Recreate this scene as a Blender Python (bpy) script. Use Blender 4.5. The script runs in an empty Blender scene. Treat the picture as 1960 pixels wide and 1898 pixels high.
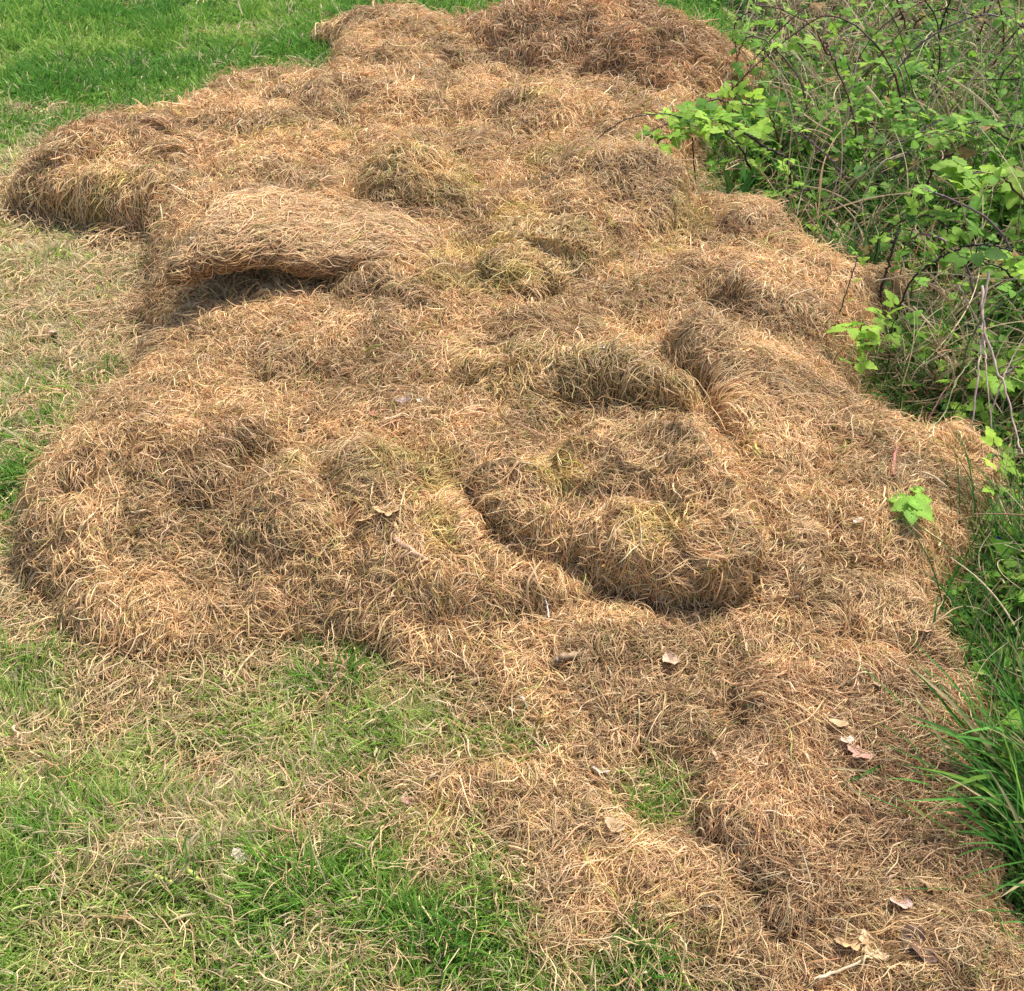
import bpy, math, random
import numpy as np
from math import radians, sin, cos, tan, atan, pi

SC = bpy.context.scene
COL = SC.collection

# ------------------------------------------------------------------ camera, sky, sun, exposure
CAM_H, PITCH, VFOV = 1.65, 38.0, 50.0
cam = bpy.data.cameras.new("camera"); cam_o = bpy.data.objects.new("camera", cam); COL.objects.link(cam_o)
cam_o.location = (0, 0, CAM_H)
cam_o.rotation_euler = (radians(90 - PITCH), 0, 0)
cam.sensor_fit = 'VERTICAL'; cam.sensor_height = 24
cam.lens = 12 / tan(radians(VFOV / 2))
cam.clip_start = 0.02; cam.clip_end = 400
SC.camera = cam_o
SC.render.resolution_x, SC.render.resolution_y = 1024, 991

SUN_EL, SUN_AZ = 56.0, 42.0          # azimuth clockwise from +Y (ahead and to the right)
world = bpy.data.worlds.new("World"); SC.world = world; world.use_nodes = True
nt = world.node_tree; nt.nodes.clear()
sky = nt.nodes.new('ShaderNodeTexSky'); sky.sky_type = 'NISHITA'; sky.sun_disc = False
sky.sun_elevation = radians(SUN_EL); sky.sun_rotation = radians(SUN_AZ)
sky.air_density = 1.0; sky.dust_density = 4.0; sky.ozone_density = 1.0
bg = nt.nodes.new('ShaderNodeBackground'); bg.inputs['Strength'].default_value = 0.13
wo = nt.nodes.new('ShaderNodeOutputWorld')
nt.links.new(sky.outputs[0], bg.inputs[0]); nt.links.new(bg.outputs[0], wo.inputs[0])
sun = bpy.data.lights.new("sun", 'SUN'); sun.energy = 2.9; sun.angle = radians(10.0); sun.color = (1.0, 0.96, 0.91)
sun_o = bpy.data.objects.new("sun", sun); COL.objects.link(sun_o)
sun_o.rotation_euler = (radians(90 - SUN_EL), 0, radians(180 - SUN_AZ))
SC.view_settings.view_transform = 'Standard'; SC.view_settings.look = 'None'
SC.view_settings.gamma = 1.0; SC.view_settings.exposure = 0.86
try:
    SC.cycles.max_bounces = 6; SC.cycles.diffuse_bounces = 3; SC.cycles.glossy_bounces = 2
    SC.cycles.transmission_bounces = 3; SC.cycles.transparent_max_bounces = 4
except Exception: pass

# ------------------------------------------------------------------ photo pixel (1960 x 1898 view) -> metres
F = 949 / tan(radians(VFOV / 2)); CX, CY = 980.0, 949.0
cp, sp = cos(radians(PITCH)), sin(radians(PITCH))
def ang(v): return radians(PITCH) + atan((v - CY) / F)
def ray(u, v):
    x, y = (u - CX) / F, (CY - v) / F
    return np.array([x, cp + y * sp, -sp + y * cp])
def at_z(u, v, z=0.0):
    d = ray(u, v); return np.array([0, 0, CAM_H]) + d * ((z - CAM_H) / d[2])
def at_y(u, v, Y):
    d = ray(u, v); return np.array([0, 0, CAM_H]) + d * (Y / d[1])
def depth_of(P): return P[..., 1] * cp + (CAM_H - P[..., 2]) * sp
def project(P):
    dz = np.maximum(depth_of(P), 0.05)
    return CX + F * P[..., 0] / dz, CY - F * (P[..., 1] * sp - (CAM_H - P[..., 2]) * cp) / dz

rng = np.random.default_rng(11)
random.seed(5)

# ------------------------------------------------------------------ noise
_T = np.random.default_rng(3).random((256, 256))
def vnoise(x, y, seed=0):
    x = np.asarray(x, float) + seed * 17.31; y = np.asarray(y, float) + seed * 9.73
    xi, yi = np.floor(x).astype(int), np.floor(y).astype(int)
    fx, fy = x - xi, y - yi
    fx = fx * fx * fx * (fx * (fx * 6 - 15) + 10); fy = fy * fy * fy * (fy * (fy * 6 - 15) + 10)
    g = lambda a, b: _T[a & 255, b & 255]
    a, b, c, d = g(xi, yi), g(xi + 1, yi), g(xi, yi + 1), g(xi + 1, yi + 1)
    return (a + (b - a) * fx) * (1 - fy) + (c + (d - c) * fx) * fy      # 0..1
def fbm(x, y, oct=3, seed=0):
    s, a, t = 0, 1.0, 0
    for k in range(oct):
        s = s + a * vnoise(x * 2 ** k, y * 2 ** k, seed + k * 5); t += a; a *= .5
    return s / t
def sstep(a, b, x):
    t = np.clip((x - a) / (b - a), 0, 1); return t * t * (3 - 2 * t)

# ------------------------------------------------------------------ object helpers
def tag(o, label=None, cat=None, group=None, kind=None):
    if label: o['label'] = label
    if cat: o['category'] = cat
    if group: o['group'] = group
    if kind: o['kind'] = kind
    return o
def empty(name, loc, label, cat, group=None):
    o = bpy.data.objects.new(name, None); COL.objects.link(o); o.location = tuple(float(c) for c in loc); o.empty_display_size = .05
    return tag(o, label, cat, group)
def mesh_obj(name, verts, faces, mat, parent=None, col=None, smooth=True, link=True):
    """verts (N,3); faces (M,k) array or list; world coordinates, re-based when parented"""
    verts = np.asarray(verts, np.float32).reshape(-1, 3)
    if parent is not None: verts = verts - np.array(parent.location, np.float32)
    me = bpy.data.meshes.new(name)
    if isinstance(faces, np.ndarray):
        k = faces.shape[1]; nf = len(faces)
        me.vertices.add(len(verts)); me.vertices.foreach_set('co', verts.ravel())
        me.loops.add(nf * k); me.loops.foreach_set('vertex_index', faces.astype(np.int32).ravel())
        me.polygons.add(nf); me.polygons.foreach_set('loop_start', (np.arange(nf) * k).astype(np.int32))
        me.update(calc_edges=True); me.validate()
    else:
        me.from_pydata([tuple(map(float, v)) for v in verts], [], faces)
    if smooth: me.shade_smooth()
    if col is not None:
        a = me.attributes.new('col', 'FLOAT_COLOR', 'POINT')
        c = np.ones((len(verts), 4), np.float32); c[:, :3] = col; a.data.foreach_set('color', c.ravel())
    me.materials.append(mat)
    o = bpy.data.objects.new(name, me); COL.objects.link(o)
    if parent is not None: o.parent = parent
    return o
def curves_obj(name, P, R, C, mat, parent=None):
    """P (N,m,3) strand points, R (N,m) radii, C (N,3) colours"""
    N, m = P.shape[:2]
    P = P.astype(np.float32)
    if parent is not None: P = P - np.array(parent.location, np.float32)
    hc = bpy.data.hair_curves.new(name)
    hc.add_curves([m] * N)
    hc.attributes['position'].data.foreach_set('vector', P.reshape(-1)) if 'position' in hc.attributes else hc.points.foreach_set('position', P.reshape(-1))
    ra = hc.attributes.get('radius') or hc.attributes.new('radius', 'FLOAT', 'POINT')
    ra.data.foreach_set('value', R.astype(np.float32).reshape(-1))
    ca = hc.attributes.new('col', 'FLOAT_COLOR', 'CURVE')
    c4 = np.ones((N, 4), np.float32); c4[:, :3] = np.clip(C, 0, 1); ca.data.foreach_set('color', c4.reshape(-1))
    hc.materials.append(mat)
    o = bpy.data.objects.new(name, hc); COL.objects.link(o)
    if parent is not None: o.parent = parent
    return o

# ------------------------------------------------------------------ materials
def new_mat(name):
    m = bpy.data.materials.new(name); m.use_nodes = True; m.node_tree.nodes.clear()
    return m, m.node_tree.nodes, m.node_tree.links
def fibre_mat(name, rough=.6, spec=.3, trans=0.0):
    m, N, L = new_mat(name)
    out = N.new('ShaderNodeOutputMaterial'); b = N.new('ShaderNodeBsdfPrincipled')
    a = N.new('ShaderNodeAttribute'); a.attribute_name = 'col'
    g = N.new('ShaderNodeNewGeometry'); nz = N.new('ShaderNodeTexNoise'); nz.inputs['Scale'].default_value = 55.0
    L.new(g.outputs['Position'], nz.inputs['Vector'])
    mr = N.new('ShaderNodeMapRange'); mr.inputs['From Min'].default_value = .3; mr.inputs['From Max'].default_value = .7
    mr.inputs['To Min'].default_value = .82; mr.inputs['To Max'].default_value = 1.15
    L.new(nz.outputs['Fac'], mr.inputs['Value'])
    mx = N.new('ShaderNodeVectorMath'); mx.operation = 'SCALE'
    L.new(a.outputs['Color'], mx.inputs[0]); L.new(mr.outputs['Result'], mx.inputs['Scale'])
    L.new(mx.outputs['Vector'], b.inputs['Base Color'])
    b.inputs['Roughness'].default_value = rough; b.inputs['Specular IOR Level'].default_value = spec
    if trans > 0:
        t = N.new('ShaderNodeBsdfTranslucent'); ms = N.new('ShaderNodeMixShader'); ms.inputs[0].default_value = trans
        L.new(mx.outputs['Vector'], t.inputs['Color'])
        L.new(b.outputs[0], ms.inputs[1]); L.new(t.outputs[0], ms.inputs[2]); L.new(ms.outputs[0], out.inputs[0])
    else: L.new(b.outputs[0], out.inputs[0])
    return m
def noise_mat(name, c1, c2, scale, rough=.9, c3=None, bump=0.0):
    m, N, L = new_mat(name)
    out = N.new('ShaderNodeOutputMaterial'); b = N.new('ShaderNodeBsdfPrincipled')
    g = N.new('ShaderNodeNewGeometry'); nz = N.new('ShaderNodeTexNoise'); nz.inputs['Scale'].default_value = scale; nz.inputs['Detail'].default_value = 6
    L.new(g.outputs['Position'], nz.inputs['Vector'])
    r = N.new('ShaderNodeValToRGB'); r.color_ramp.elements[0].position = .36; r.color_ramp.elements[1].position = .64
    r.color_ramp.elements[0].color = (*c1, 1); r.color_ramp.elements[1].color = (*c2, 1)
    if c3: e = r.color_ramp.elements.new(.5); e.color = (*c3, 1)
    L.new(nz.outputs['Fac'], r.inputs[0]); L.new(r.outputs[0], b.inputs['Base Color'])
    b.inputs['Roughness'].default_value = rough; b.inputs['Specular IOR Level'].default_value = .2
    if bump:
        bp = N.new('ShaderNodeBump'); bp.inputs['Strength'].default_value = bump; bp.inputs['Distance'].default_value = .01
        L.new(nz.outputs['Fac'], bp.inputs['Height']); L.new(bp.outputs[0], b.inputs['Normal'])
    L.new(b.outputs[0], out.inputs[0]); return m
M_STRAW = fibre_mat('dry_straw', .55, .35, .12)
M_BLADE = fibre_mat('grass_blade', .55, .22, .38)
M_LEAF = fibre_mat('leaf_green', .62, .16, .45)
M_STEM = fibre_mat('cane_bark', .55, .4)
M_DEADLEAF = fibre_mat('dead_leaf', .6, .3, .15)
M_CORE = noise_mat('thatch_core', (.03, .018, .009), (.12, .073, .036), 90, .95, (.06, .037, .018), .8)  # dark base colour paints in the shade of gaps between strands
M_GROUND = noise_mat('lawn_soil', (.035, .045, .014), (.10, .10, .035), 40, .95, (.06, .075, .02), .5)
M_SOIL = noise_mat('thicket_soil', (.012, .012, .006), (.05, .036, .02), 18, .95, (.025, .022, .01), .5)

# ------------------------------------------------------------------ outline of the pile, photo pixel + height of that edge
OUT = [(605,92,0),(618,62,.05),(690,30,.12),(770,20,.12),(850,46,.1),(905,46,.1),(960,28,.15),(1010,4,.2),(1060,-14,.28),(1160,-14,.28),
 (1235,22,.25),(1310,48,.2),(1350,75,.2),(1370,100,.15),(1420,108,.1),(1450,150,.05),(1450,190,.02),(1400,230,.02),(1340,290,.02),(1290,300,.1),
 (1335,340,.15),(1385,385,.15),(1420,405,.1),(1450,388,.15),(1495,430,.12),(1520,470,.05),(1610,515,.08),(1660,525,.1),(1715,530,.05),(1725,560,.02),
 (1690,600,.03),(1670,660,.02),(1610,735,.02),(1640,755,.08),(1700,812,.08),(1770,822,.1),(1850,820,.1),(1885,860,.08),(1895,925,.05),(1850,960,.02),
 (1860,1020,0),(1850,1090,0),(1790,1140,0),(1750,1180,.02),(1790,1235,.05),(1870,1300,.06),(1872,1390,.02),(1840,1440,.0),(1862,1560,.0),
 (1890,1650,0),(1925,1750,0),(1975,1830,0),(2050,1990,0),(1850,2100,0),(1560,2100,0),(1450,1930,0),(1390,1875,0),(1290,1830,0),(1210,1760,0),(1165,1740,0),(1150,1800,0),
 (1060,1868,0),(1012,1845,0),(1070,1740,0),(1030,1680,0),(1070,1640,0),(1000,1640,0),(920,1620,0),(840,1575,0),(785,1550,0),(830,1515,0),
 (940,1490,0),(1030,1480,0),(1060,1440,0),(1010,1400,0),(940,1350,0),(850,1290,0),(780,1290,0),(700,1255,0),(560,1245,0),(430,1270,0),(300,1290,0),(170,1240,0),(70,1150,0),
 (40,1020,0),(62,930,0),(130,865,0),(190,790,0),(250,740,0),(300,690,0),(292,640,0),(240,610,0),(292,585,0),(310,530,0),(325,480,0),(290,462,0),
 (180,448,0),(100,432,0),(22,412,0),(30,368,.02),(80,300,.06),(130,255,.1),(240,222,.12),(330,212,.1),(400,190,.04),(450,156,.06),(560,150,.06),(590,165,.03),
 (650,130,.0),(660,110,.0)]
HOLE = [(1180,1470),(1250,1455),(1310,1480),(1330,1540),(1290,1620),(1230,1600),(1190,1550)]
def topoly(L): return np.array([at_z(u, v, z)[:2] for u, v, z in L])
POLY = topoly(OUT)
# gentle raggedness of the outline
HPOLY = topoly([(u, v, 0.02) for u, v in HOLE])
def poly_sd(px, py, poly):
    """signed distance, positive inside"""
    d = np.full(px.shape, 1e9); ins = np.zeros(px.shape, bool)
    n = len(poly)
    for i in range(n):
        ax, ay = poly[i]; bx, by = poly[(i + 1) % n]
        ex, ey = bx - ax, by - ay
        t = np.clip(((px - ax) * ex + (py - ay) * ey) / (ex * ex + ey * ey + 1e-12), 0, 1)
        d = np.minimum(d, np.hypot(px - ax - t * ex, py - ay - t * ey))
        c = ((ay > py) != (by > py)) & (px < (bx - ax) * (py - ay) / (by - ay + 1e-12) + ax)
        ins ^= c
    return np.where(ins, d, -d)

# global grid
GX0, GX1, GY0, GY1, GS = -2.6, 3.0, 0.45, 7.6, 0.0125
gx = np.arange(GX0, GX1, GS); gy = np.arange(GY0, GY1, GS)
X, Y = np.meshgrid(gx, gy)
wx = X + (fbm(X * 9, Y * 9, 3, 41) - .5) * .07; wy = Y + (fbm(X * 9, Y * 9, 3, 57) - .5) * .07
SD = poly_sd(wx, wy, POLY)
SDH = -poly_sd(wx, wy, HPOLY)
SDP = np.minimum(SD, SDH)
def gsample(A, x, y):
    fx = np.clip((x - GX0) / GS, 0, A.shape[1] - 1.001); fy = np.clip((y - GY0) / GS, 0, A.shape[0] - 1.001)
    i = fx.astype(int); j = fy.astype(int); a = fx - i; b = fy - j
    if A.ndim == 3: a = a[..., None]; b = b[..., None]
    return (A[j, i] * (1 - a) + A[j, i + 1] * a) * (1 - b) + (A[j + 1, i] * (1 - a) + A[j + 1, i + 1] * a) * b

def ground_z(x, y):
    return (fbm(x * 1.1, y * 1.1, 3, 7) - .5) * .03
GZ = ground_z(X, Y)

def billow(x, y, s, seed): return np.abs(2 * fbm(x * s, y * s, 2, seed) - 1)

# ------------------------------------------------------------------ heaps
# name, label, u, v_crest, v_base, z_base, half width px, D (front depth m), back depth m, tilt deg, power, tint, lean, straightness
HEAPS = [
 ('thatch_clump','low reddish rounded clump at the far left tip of the pile, against the green lawn',735,26,97,0,140,.17,.22,8,2.6,'red',.0,.3),
 ('thatch_heap','highest hump at the far end of the pile',1090,-6,140,.16,240,.5,.5,0,2.2,'red',.0,.3),
 ('thatch_heap','dark brown bulging heap at the back of the pile beside the top of the thicket',1280,52,214,.12,180,.5,.5,-6,2.2,'red',.03,.3),
 ('thatch_heap','long tan shoulder of dry grass in front of the far reddish clump',850,72,168,.12,175,.42,.4,-6,2.2,'tan',.02,.3),
 ('thatch_clump','small smooth pale bump on the back left edge of the pile next to the lawn',508,150,214,.02,88,.2,.25,0,2.4,'red',.0,.5),
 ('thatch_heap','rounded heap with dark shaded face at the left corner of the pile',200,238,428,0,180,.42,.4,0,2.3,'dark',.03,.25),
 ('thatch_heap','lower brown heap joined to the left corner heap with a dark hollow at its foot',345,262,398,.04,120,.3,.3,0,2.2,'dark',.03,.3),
 ('thatch_heap','wide pale upper slope of the pile left of the brambles',700,168,300,.12,290,.55,.5,0,2.2,'tan',.0,.35),
 ('thatch_heap','pale gently lumpy hump left of the arching bramble tips',1080,200,335,.13,170,.5,.4,-8,2.2,'tan',.0,.35),
 ('thatch_clump','rounded olive clump with a dark left face behind the folded mat',800,316,448,.13,125,.28,.3,-5,2.4,'olive',.02,.4),
 ('thatch_heap','bright straw coloured ridge below the leafy bramble arch',1190,312,486,.15,190,.33,.35,-12,2.3,'pale',.0,.4),
 ('thatch_clump','peaked clump with a ragged tip at the right edge of the pile',1458,392,520,.08,88,.22,.22,-12,2.0,'pale',.0,.3),
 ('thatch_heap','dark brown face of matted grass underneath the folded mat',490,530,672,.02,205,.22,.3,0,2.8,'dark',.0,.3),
 ('thatch_clump','low olive hump with a small dark hole in its front right',1040,444,562,.17,180,.28,.3,0,2.2,'olive',.03,.4),
 ('thatch_clump','brownish hump just right of the dark gap below the folded mat',770,522,645,.12,165,.24,.25,0,2.2,'brown',.0,.3),
 ('thatch_clump','low brown hump dotted with pale dead leaves left of the greenish heap',740,668,790,.1,180,.24,.25,0,2.2,'brown',.0,.3),
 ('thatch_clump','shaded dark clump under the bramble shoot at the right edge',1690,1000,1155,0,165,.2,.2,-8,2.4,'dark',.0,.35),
 ('thatch_clump','curved arm of pale straw wrapping round the right side of the dark hollow',1480,1040,1235,.03,115,.17,.2,-16,2.3,'pale',.02,.5),
 ('thatch_clump','frayed pale rim of straw above the large front right mat',1720,1165,1300,.05,185,.14,.16,-16,2.6,'pale',.02,.6),
 ('thatch_clump','coarse straw clump with a curled tan leaf at the bottom right corner',1760,1760,2060,0,330,.2,.1,0,2.6,'tan',.0,.4),
 ('thatch_clump','small olive tuft around the sawn twig in front of the dark hollow',1075,1185,1350,.0,95,.18,.16,0,2.2,'olive',.02,.5),
 ('thatch_clump','flat wisp of straw reaching left over the lawn to a pink leaf',900,1500,1632,0,135,.13,.1,4,2.6,'pale',.0,.8),
 ('thatch_clump','combed strands of straw bending down beside the green gap in the pile',1290,1560,1800,0,130,.2,.12,-40,2.4,'pale',.0,.85),
]
PHEAPS = [  # name, label, [(u, v, z)...] rim in the photo with its height, edge width m, edge power, tint, lean, straightness, lumpiness
 ('thatch_heap','broad pale apron of grass at the right edge under the lone bramble sprig',[(1330,525,.22),(1420,490,.22),(1500,478,.22),(1610,512,.16),(1722,530,.10),(1692,600,.06),(1660,690,.03),(1605,738,.03),(1500,670,.12),(1400,610,.18)],.10,.5,'pale',.0,.45,.6),
 ('thatch_heap','greenish tangled heap in the middle of the pile with a hollow in its crest',[(850,655,.2),(930,636,.24),(1060,625,.26),(1180,650,.26),(1300,690,.26),(1390,735,.22),(1300,800,.16),(1130,800,.15),(1000,850,.13),(900,800,.13),(855,720,.16)],.09,.55,'olive',.0,.5,1.0),
 ('thatch_mat','long smooth straw mat sloping down towards the tall grass',[(1265,600,.26),(1350,588,.26),(1450,640,.22),(1600,735,.17),(1700,812,.12),(1760,850,.10),(1700,965,.08),(1600,990,.08),(1500,945,.12),(1430,860,.17),(1390,760,.2),(1290,670,.23)],.07,.5,'pale',.0,.8,.22),
 ('thatch_mat','flat mat jutting out at the right edge with a fresh bramble shoot on it',[(1600,880,.11),(1700,816,.12),(1780,822,.13),(1855,818,.14),(1888,868,.12),(1895,925,.10),(1850,960,.09),(1750,1003,.09),(1650,1000,.09)],.035,.45,'pale',.02,.75,.25),
 ('thatch_heap','steep ridge of grass overhanging the big dark hollow',[(850,895,.17),(1000,850,.2),(1130,790,.24),(1265,757,.27),(1370,820,.25),(1450,950,.2),(1500,1040,.17),(1450,1130,.12),(1330,1135,.12),(1200,1120,.12),(1100,1055,.14),(1000,1030,.15),(900,980,.16)],.08,.5,'tan',.06,.35,.9),
 ('thatch_heap','tangled straw heap at the front centre scattered with dead leaves and bark',[(560,835,.2),(700,800,.21),(850,885,.19),(1000,1010,.16),(1090,1060,.13),(1150,1185,.06),(1060,1215,.05),(950,1250,.04),(850,1265,.03),(720,1240,.03),(640,1215,.04),(590,1000,.12)],.13,.6,'tan',.0,.3,.9),
 ('thatch_heap','pale crested heap beside the wide brown heap at the front left',[(400,1010,.16),(470,905,.2),(560,835,.21),(640,880,.2),(690,1000,.15),(690,1130,.08),(640,1235,.03),(520,1250,.02),(440,1180,.05)],.13,.6,'tan',.0,.3,.8),
 ('thatch_heap','wide brown heap with dark pocket bulging onto the lawn at the left edge',[(60,960,.08),(130,872,.12),(250,765,.17),(360,738,.2),(520,760,.2),(590,800,.2),(490,900,.2),(430,1000,.15),(450,1150,.06),(420,1265,.01),(300,1287,.0),(170,1237,.0),(70,1145,.01)],.14,.65,'brown',.0,.45,.8),
 ('thatch_mat','large smooth reddish mat lying at the front right beside the tall green tuft',[(1440,1285,.10),(1560,1262,.11),(1700,1268,.11),(1810,1300,.11),(1868,1350,.10),(1842,1440,.09),(1862,1560,.08),(1890,1650,.07),(1922,1745,.06),(1800,1760,.07),(1650,1750,.07),(1540,1745,.07),(1440,1690,.07),(1370,1590,.08),(1370,1500,.09),(1410,1390,.10)],.04,.5,'mat',.0,.5,.3),
]
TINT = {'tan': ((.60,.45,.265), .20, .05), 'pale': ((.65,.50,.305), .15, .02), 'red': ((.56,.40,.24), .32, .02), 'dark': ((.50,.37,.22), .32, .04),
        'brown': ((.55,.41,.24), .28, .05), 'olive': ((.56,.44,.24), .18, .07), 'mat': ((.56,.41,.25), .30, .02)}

bodyH = 0.035 + .075 * sstep(1.3, 1.9, Y) + .03 * sstep(2.0, 3.0, Y)
w_edge = .07 + .10 * sstep(1.2, 2.2, Y)
fall = np.sqrt(np.clip(1 - (1 - np.clip(SDP / w_edge, 0, 1)) ** 2, 0, 1))
body = GZ + (bodyH * fall) * (.75 + .7 * fbm(X * 4, Y * 4, 2, 2)) + fall * (.035 * billow(X, Y, 3.2, 4) + .02 * billow(X, Y, 9, 6)) * (.3 + .7 * sstep(1.2, 2, Y))
body = np.where(SDP > 0, body, GZ - .03)

HK = [body]; META = [('thatch_spread', 'thin flattened spread of dry grass between and under the separate heaps', 'tan', .0, .35)]
for i, (nm, lab, u, vc, vb, zb, hw, D, RB, tilt, pw, tint, lean, strt) in enumerate(HEAPS):
    yb = (CAM_H - zb) / tan(ang(vb)); yc = yb + D
    zc = CAM_H - yc * tan(ang(vc))
    dep = yc * cp + (CAM_H - zc) * sp
    xc = (u - CX) / F * dep; rx = hw / F * dep
    th = radians(tilt); v_base_far = vb < 1200
    qx = X + (fbm(X * 5, Y * 5, 2, 60 + i) - .5) * .16; qy = Y + (fbm(X * 5, Y * 5, 2, 90 + i) - .5) * .16
    dx, dy = qx - xc, qy - yc
    lx = dx * cos(th) + dy * sin(th); ly = -dx * sin(th) + dy * cos(th)
    fr = D * 1.12
    r = ((np.abs(lx) / rx) ** pw + (np.abs(ly) / np.where(ly < 0, fr, RB)) ** pw) ** (1 / pw)
    dome = np.clip(1 - r ** 2.2, 0, 1) ** (.62 if zb > .01 else .72) if pw < 3 else np.clip(1 - r ** 3.5, 0, 1) ** .6
    amp = min(1.0, zc / .2) * (.35 if nm == 'thatch_mat' else 1.0)
    lum = (.075 * (billow(X, Y, 3.4, 20 + i) - .3) + .05 * (billow(X, Y, 8.0, 50 + i) - .25)) * amp
    e = sstep(-.03, .05, SD if zc > .1 and v_base_far else SDP)
    h = GZ + (zc * dome + lum * np.minimum(1, dome * 2)) * e
    h = np.where(dome > 0, h, GZ - .05)
    HK.append(h); META.append((nm, lab, tint, lean, strt))
for i, (nm, lab, poly, ew, ep, tint, lean, strt, lump) in enumerate(PHEAPS):
    pp = np.array([at_z(u, v, z) for u, v, z in poly])
    A = np.c_[pp[:, :2], np.ones(len(pp))]; co, *_ = np.linalg.lstsq(A, pp[:, 2], rcond=None)
    dd = np.hypot(X[..., None] - pp[:, 0], Y[..., None] - pp[:, 1]); wgt = 1 / (dd + .05) ** 2
    plane = co[0] * X + co[1] * Y + co[2]; idw = (wgt * (pp[:, 2] - (A @ co))).sum(-1) / wgt.sum(-1)
    zt = np.clip(plane + idw, .015, .34)
    qx = X + (fbm(X * 8, Y * 8, 3, 860 + i) - .5) * .10; qy = Y + (fbm(X * 8, Y * 8, 3, 890 + i) - .5) * .10
    d = poly_sd(qx, qy, pp[:, :2])
    dome = np.clip(1 - (1 - np.clip((d + .01) / ew, 0, 1)) ** 2, 0, 1) ** ep
    puff = .035 * (1 - np.exp(-np.maximum(d, 0) / .10)) * (lump > .5) + .012 * (1 - np.exp(-np.maximum(d, 0) / .10))
    lum = (.075 * (billow(X, Y, 3.4, 820 + i) - .3) + .05 * (billow(X, Y, 8.0, 850 + i) - .25)) * lump * np.clip(zt / .12, .2, 1)
    h = GZ + (zt + puff) * dome + lum * np.clip(d / .06, 0, 1)
    h = np.where((d > -.01) & (SDP > 0), h, GZ - .05)
    HK.append(h); META.append((nm, lab, tint, lean, strt))
HK = np.array(HK)
rough = (.016 * (billow(X, Y, 17, 31) - .3) + .012 * (billow(X, Y, 34, 33) - .3)) * np.clip(SDP / .05, 0, 1)
for k in range(len(HK)): HK[k] = np.where(HK[k] > GZ, HK[k] + rough * (.45 if META[k][0] == 'thatch_mat' else 1), HK[k])
# no heap may rise so high that it would stand above the skyline the pile shows: back slopes fall away instead
IU = np.arange(-400, 2400, 8.0); IV = np.arange(-200, 2300, 8.0); _U, _V = np.meshgrid(IU, IV)
ISD = poly_sd(_U + (fbm(_U / 60, _V / 60, 3, 71) - .5) * 26, _V + (fbm(_U / 60, _V / 60, 3, 73) - .5) * 20, np.array([(a, b if b > -10 else -150) for a, b, _ in OUT], float))
ZM = np.full(X.shape, 0.0); alive = np.ones(X.shape, bool)
for z in np.arange(0, .62, .02):
    u_, v_ = project(np.stack([X, Y, X * 0 + z], -1))
    fi = np.clip((u_ - IU[0]) / 8, 0, len(IU) - 1).astype(int); fj = np.clip((v_ - IV[0]) / 8, 0, len(IV) - 1).astype(int)
    ins = (ISD[fj, fi] > -3) | (z < .03)
    alive &= ins; ZM[alive] = z
def blur(A, n):
    for _ in range(n):
        A = A.copy(); A[1:-1, 1:-1] = (A[1:-1, 1:-1] * 4 + A[:-2, 1:-1] + A[2:, 1:-1] + A[1:-1, :-2] + A[1:-1, 2:]) / 8
    return A
ZM = blur(ZM, 6) + .012
HK = np.where(HK > GZ, np.minimum(HK, np.maximum(ZM + GZ, GZ + .004)), HK)
# the hollow under the shaggy heap and small holes
def dent(u, v, z, ru, rv, depth_m, ks=None):
    p = at_z(u, v, z); d = np.hypot((X - p[0]) / ru, (Y - p[1]) / rv)
    g = np.exp(-d ** 2 * 1.5) * depth_m
    for k in (range(len(HK)) if ks is None else ks): HK[k] = np.maximum(HK[k] - g, np.minimum(GZ - .01, HK[k]))
dent(1270, 1185, .0, .17, .07, .12, [0])
dent(1060, 540, .2, .04, .05, .08)
dent(415, 385, .08, .07, .10, .09)
dent(140, 945, .13, .05, .05, .07)
dent(840, 1215, .02, .05, .04, .05)
dent(690, 350, .2, .06, .08, .05)
dent(1085, 655, .25, .08, .06, .06)
dent(990, 170, .2, .08, .12, .06)
UN = HK.max(0); OWN = HK.argmax(0)
UNG = np.maximum(UN, GZ)

# ------------------------------------------------------------------ ground
def build_ground():
    gy_ = np.concatenate([np.arange(-3, 8.5, .06), np.geomspace(8.56, 160, 60)])
    gx_ = np.concatenate([-np.geomspace(4.06, 120, 50)[::-1], np.arange(-4, 4.3, .06), np.geomspace(4.3, 120, 50)])
    XX, YY = np.meshgrid(gx_, gy_); Z = ground_z(XX, YY) - .004
    ny, nx = XX.shape
    idx = np.arange(ny * nx).reshape(ny, nx)
    f = np.stack([idx[:-1, :-1], idx[:-1, 1:], idx[1:, 1:], idx[1:, :-1]], -1).reshape(-1, 4)
    o = mesh_obj('ground', np.stack([XX, YY, Z], -1).reshape(-1, 3), f, M_GROUND)
    tag(o, 'mown green lawn ground running under the pile and away to the back', kind='structure')
build_ground()

# right boundary of the pile as x(y) -> thicket floor
_e = [(1340,-60,0),(1370,40,0),(1400,100,0),(1450,165,0),(1440,225,0),(1330,300,0),(1440,420,0),(1560,500,0),(1700,560,0),(1660,690,0),(1660,770,0),(1850,850,0),(1880,960,0),(1840,1100,0),(1770,1180,0),(1850,1300,0),(1840,1440,0),(1865,1560,0),(1900,1680,0),(1960,1800,0)]
_e = np.array([at_z(*p)[:2] for p in _e]); _o = np.argsort(_e[:, 1]); EY, EX = _e[_o, 1], _e[_o, 0]
def edge_x(y):
    return np.interp(y, EY, EX) + np.maximum(0, y - EY[-1]) * -.05
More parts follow.
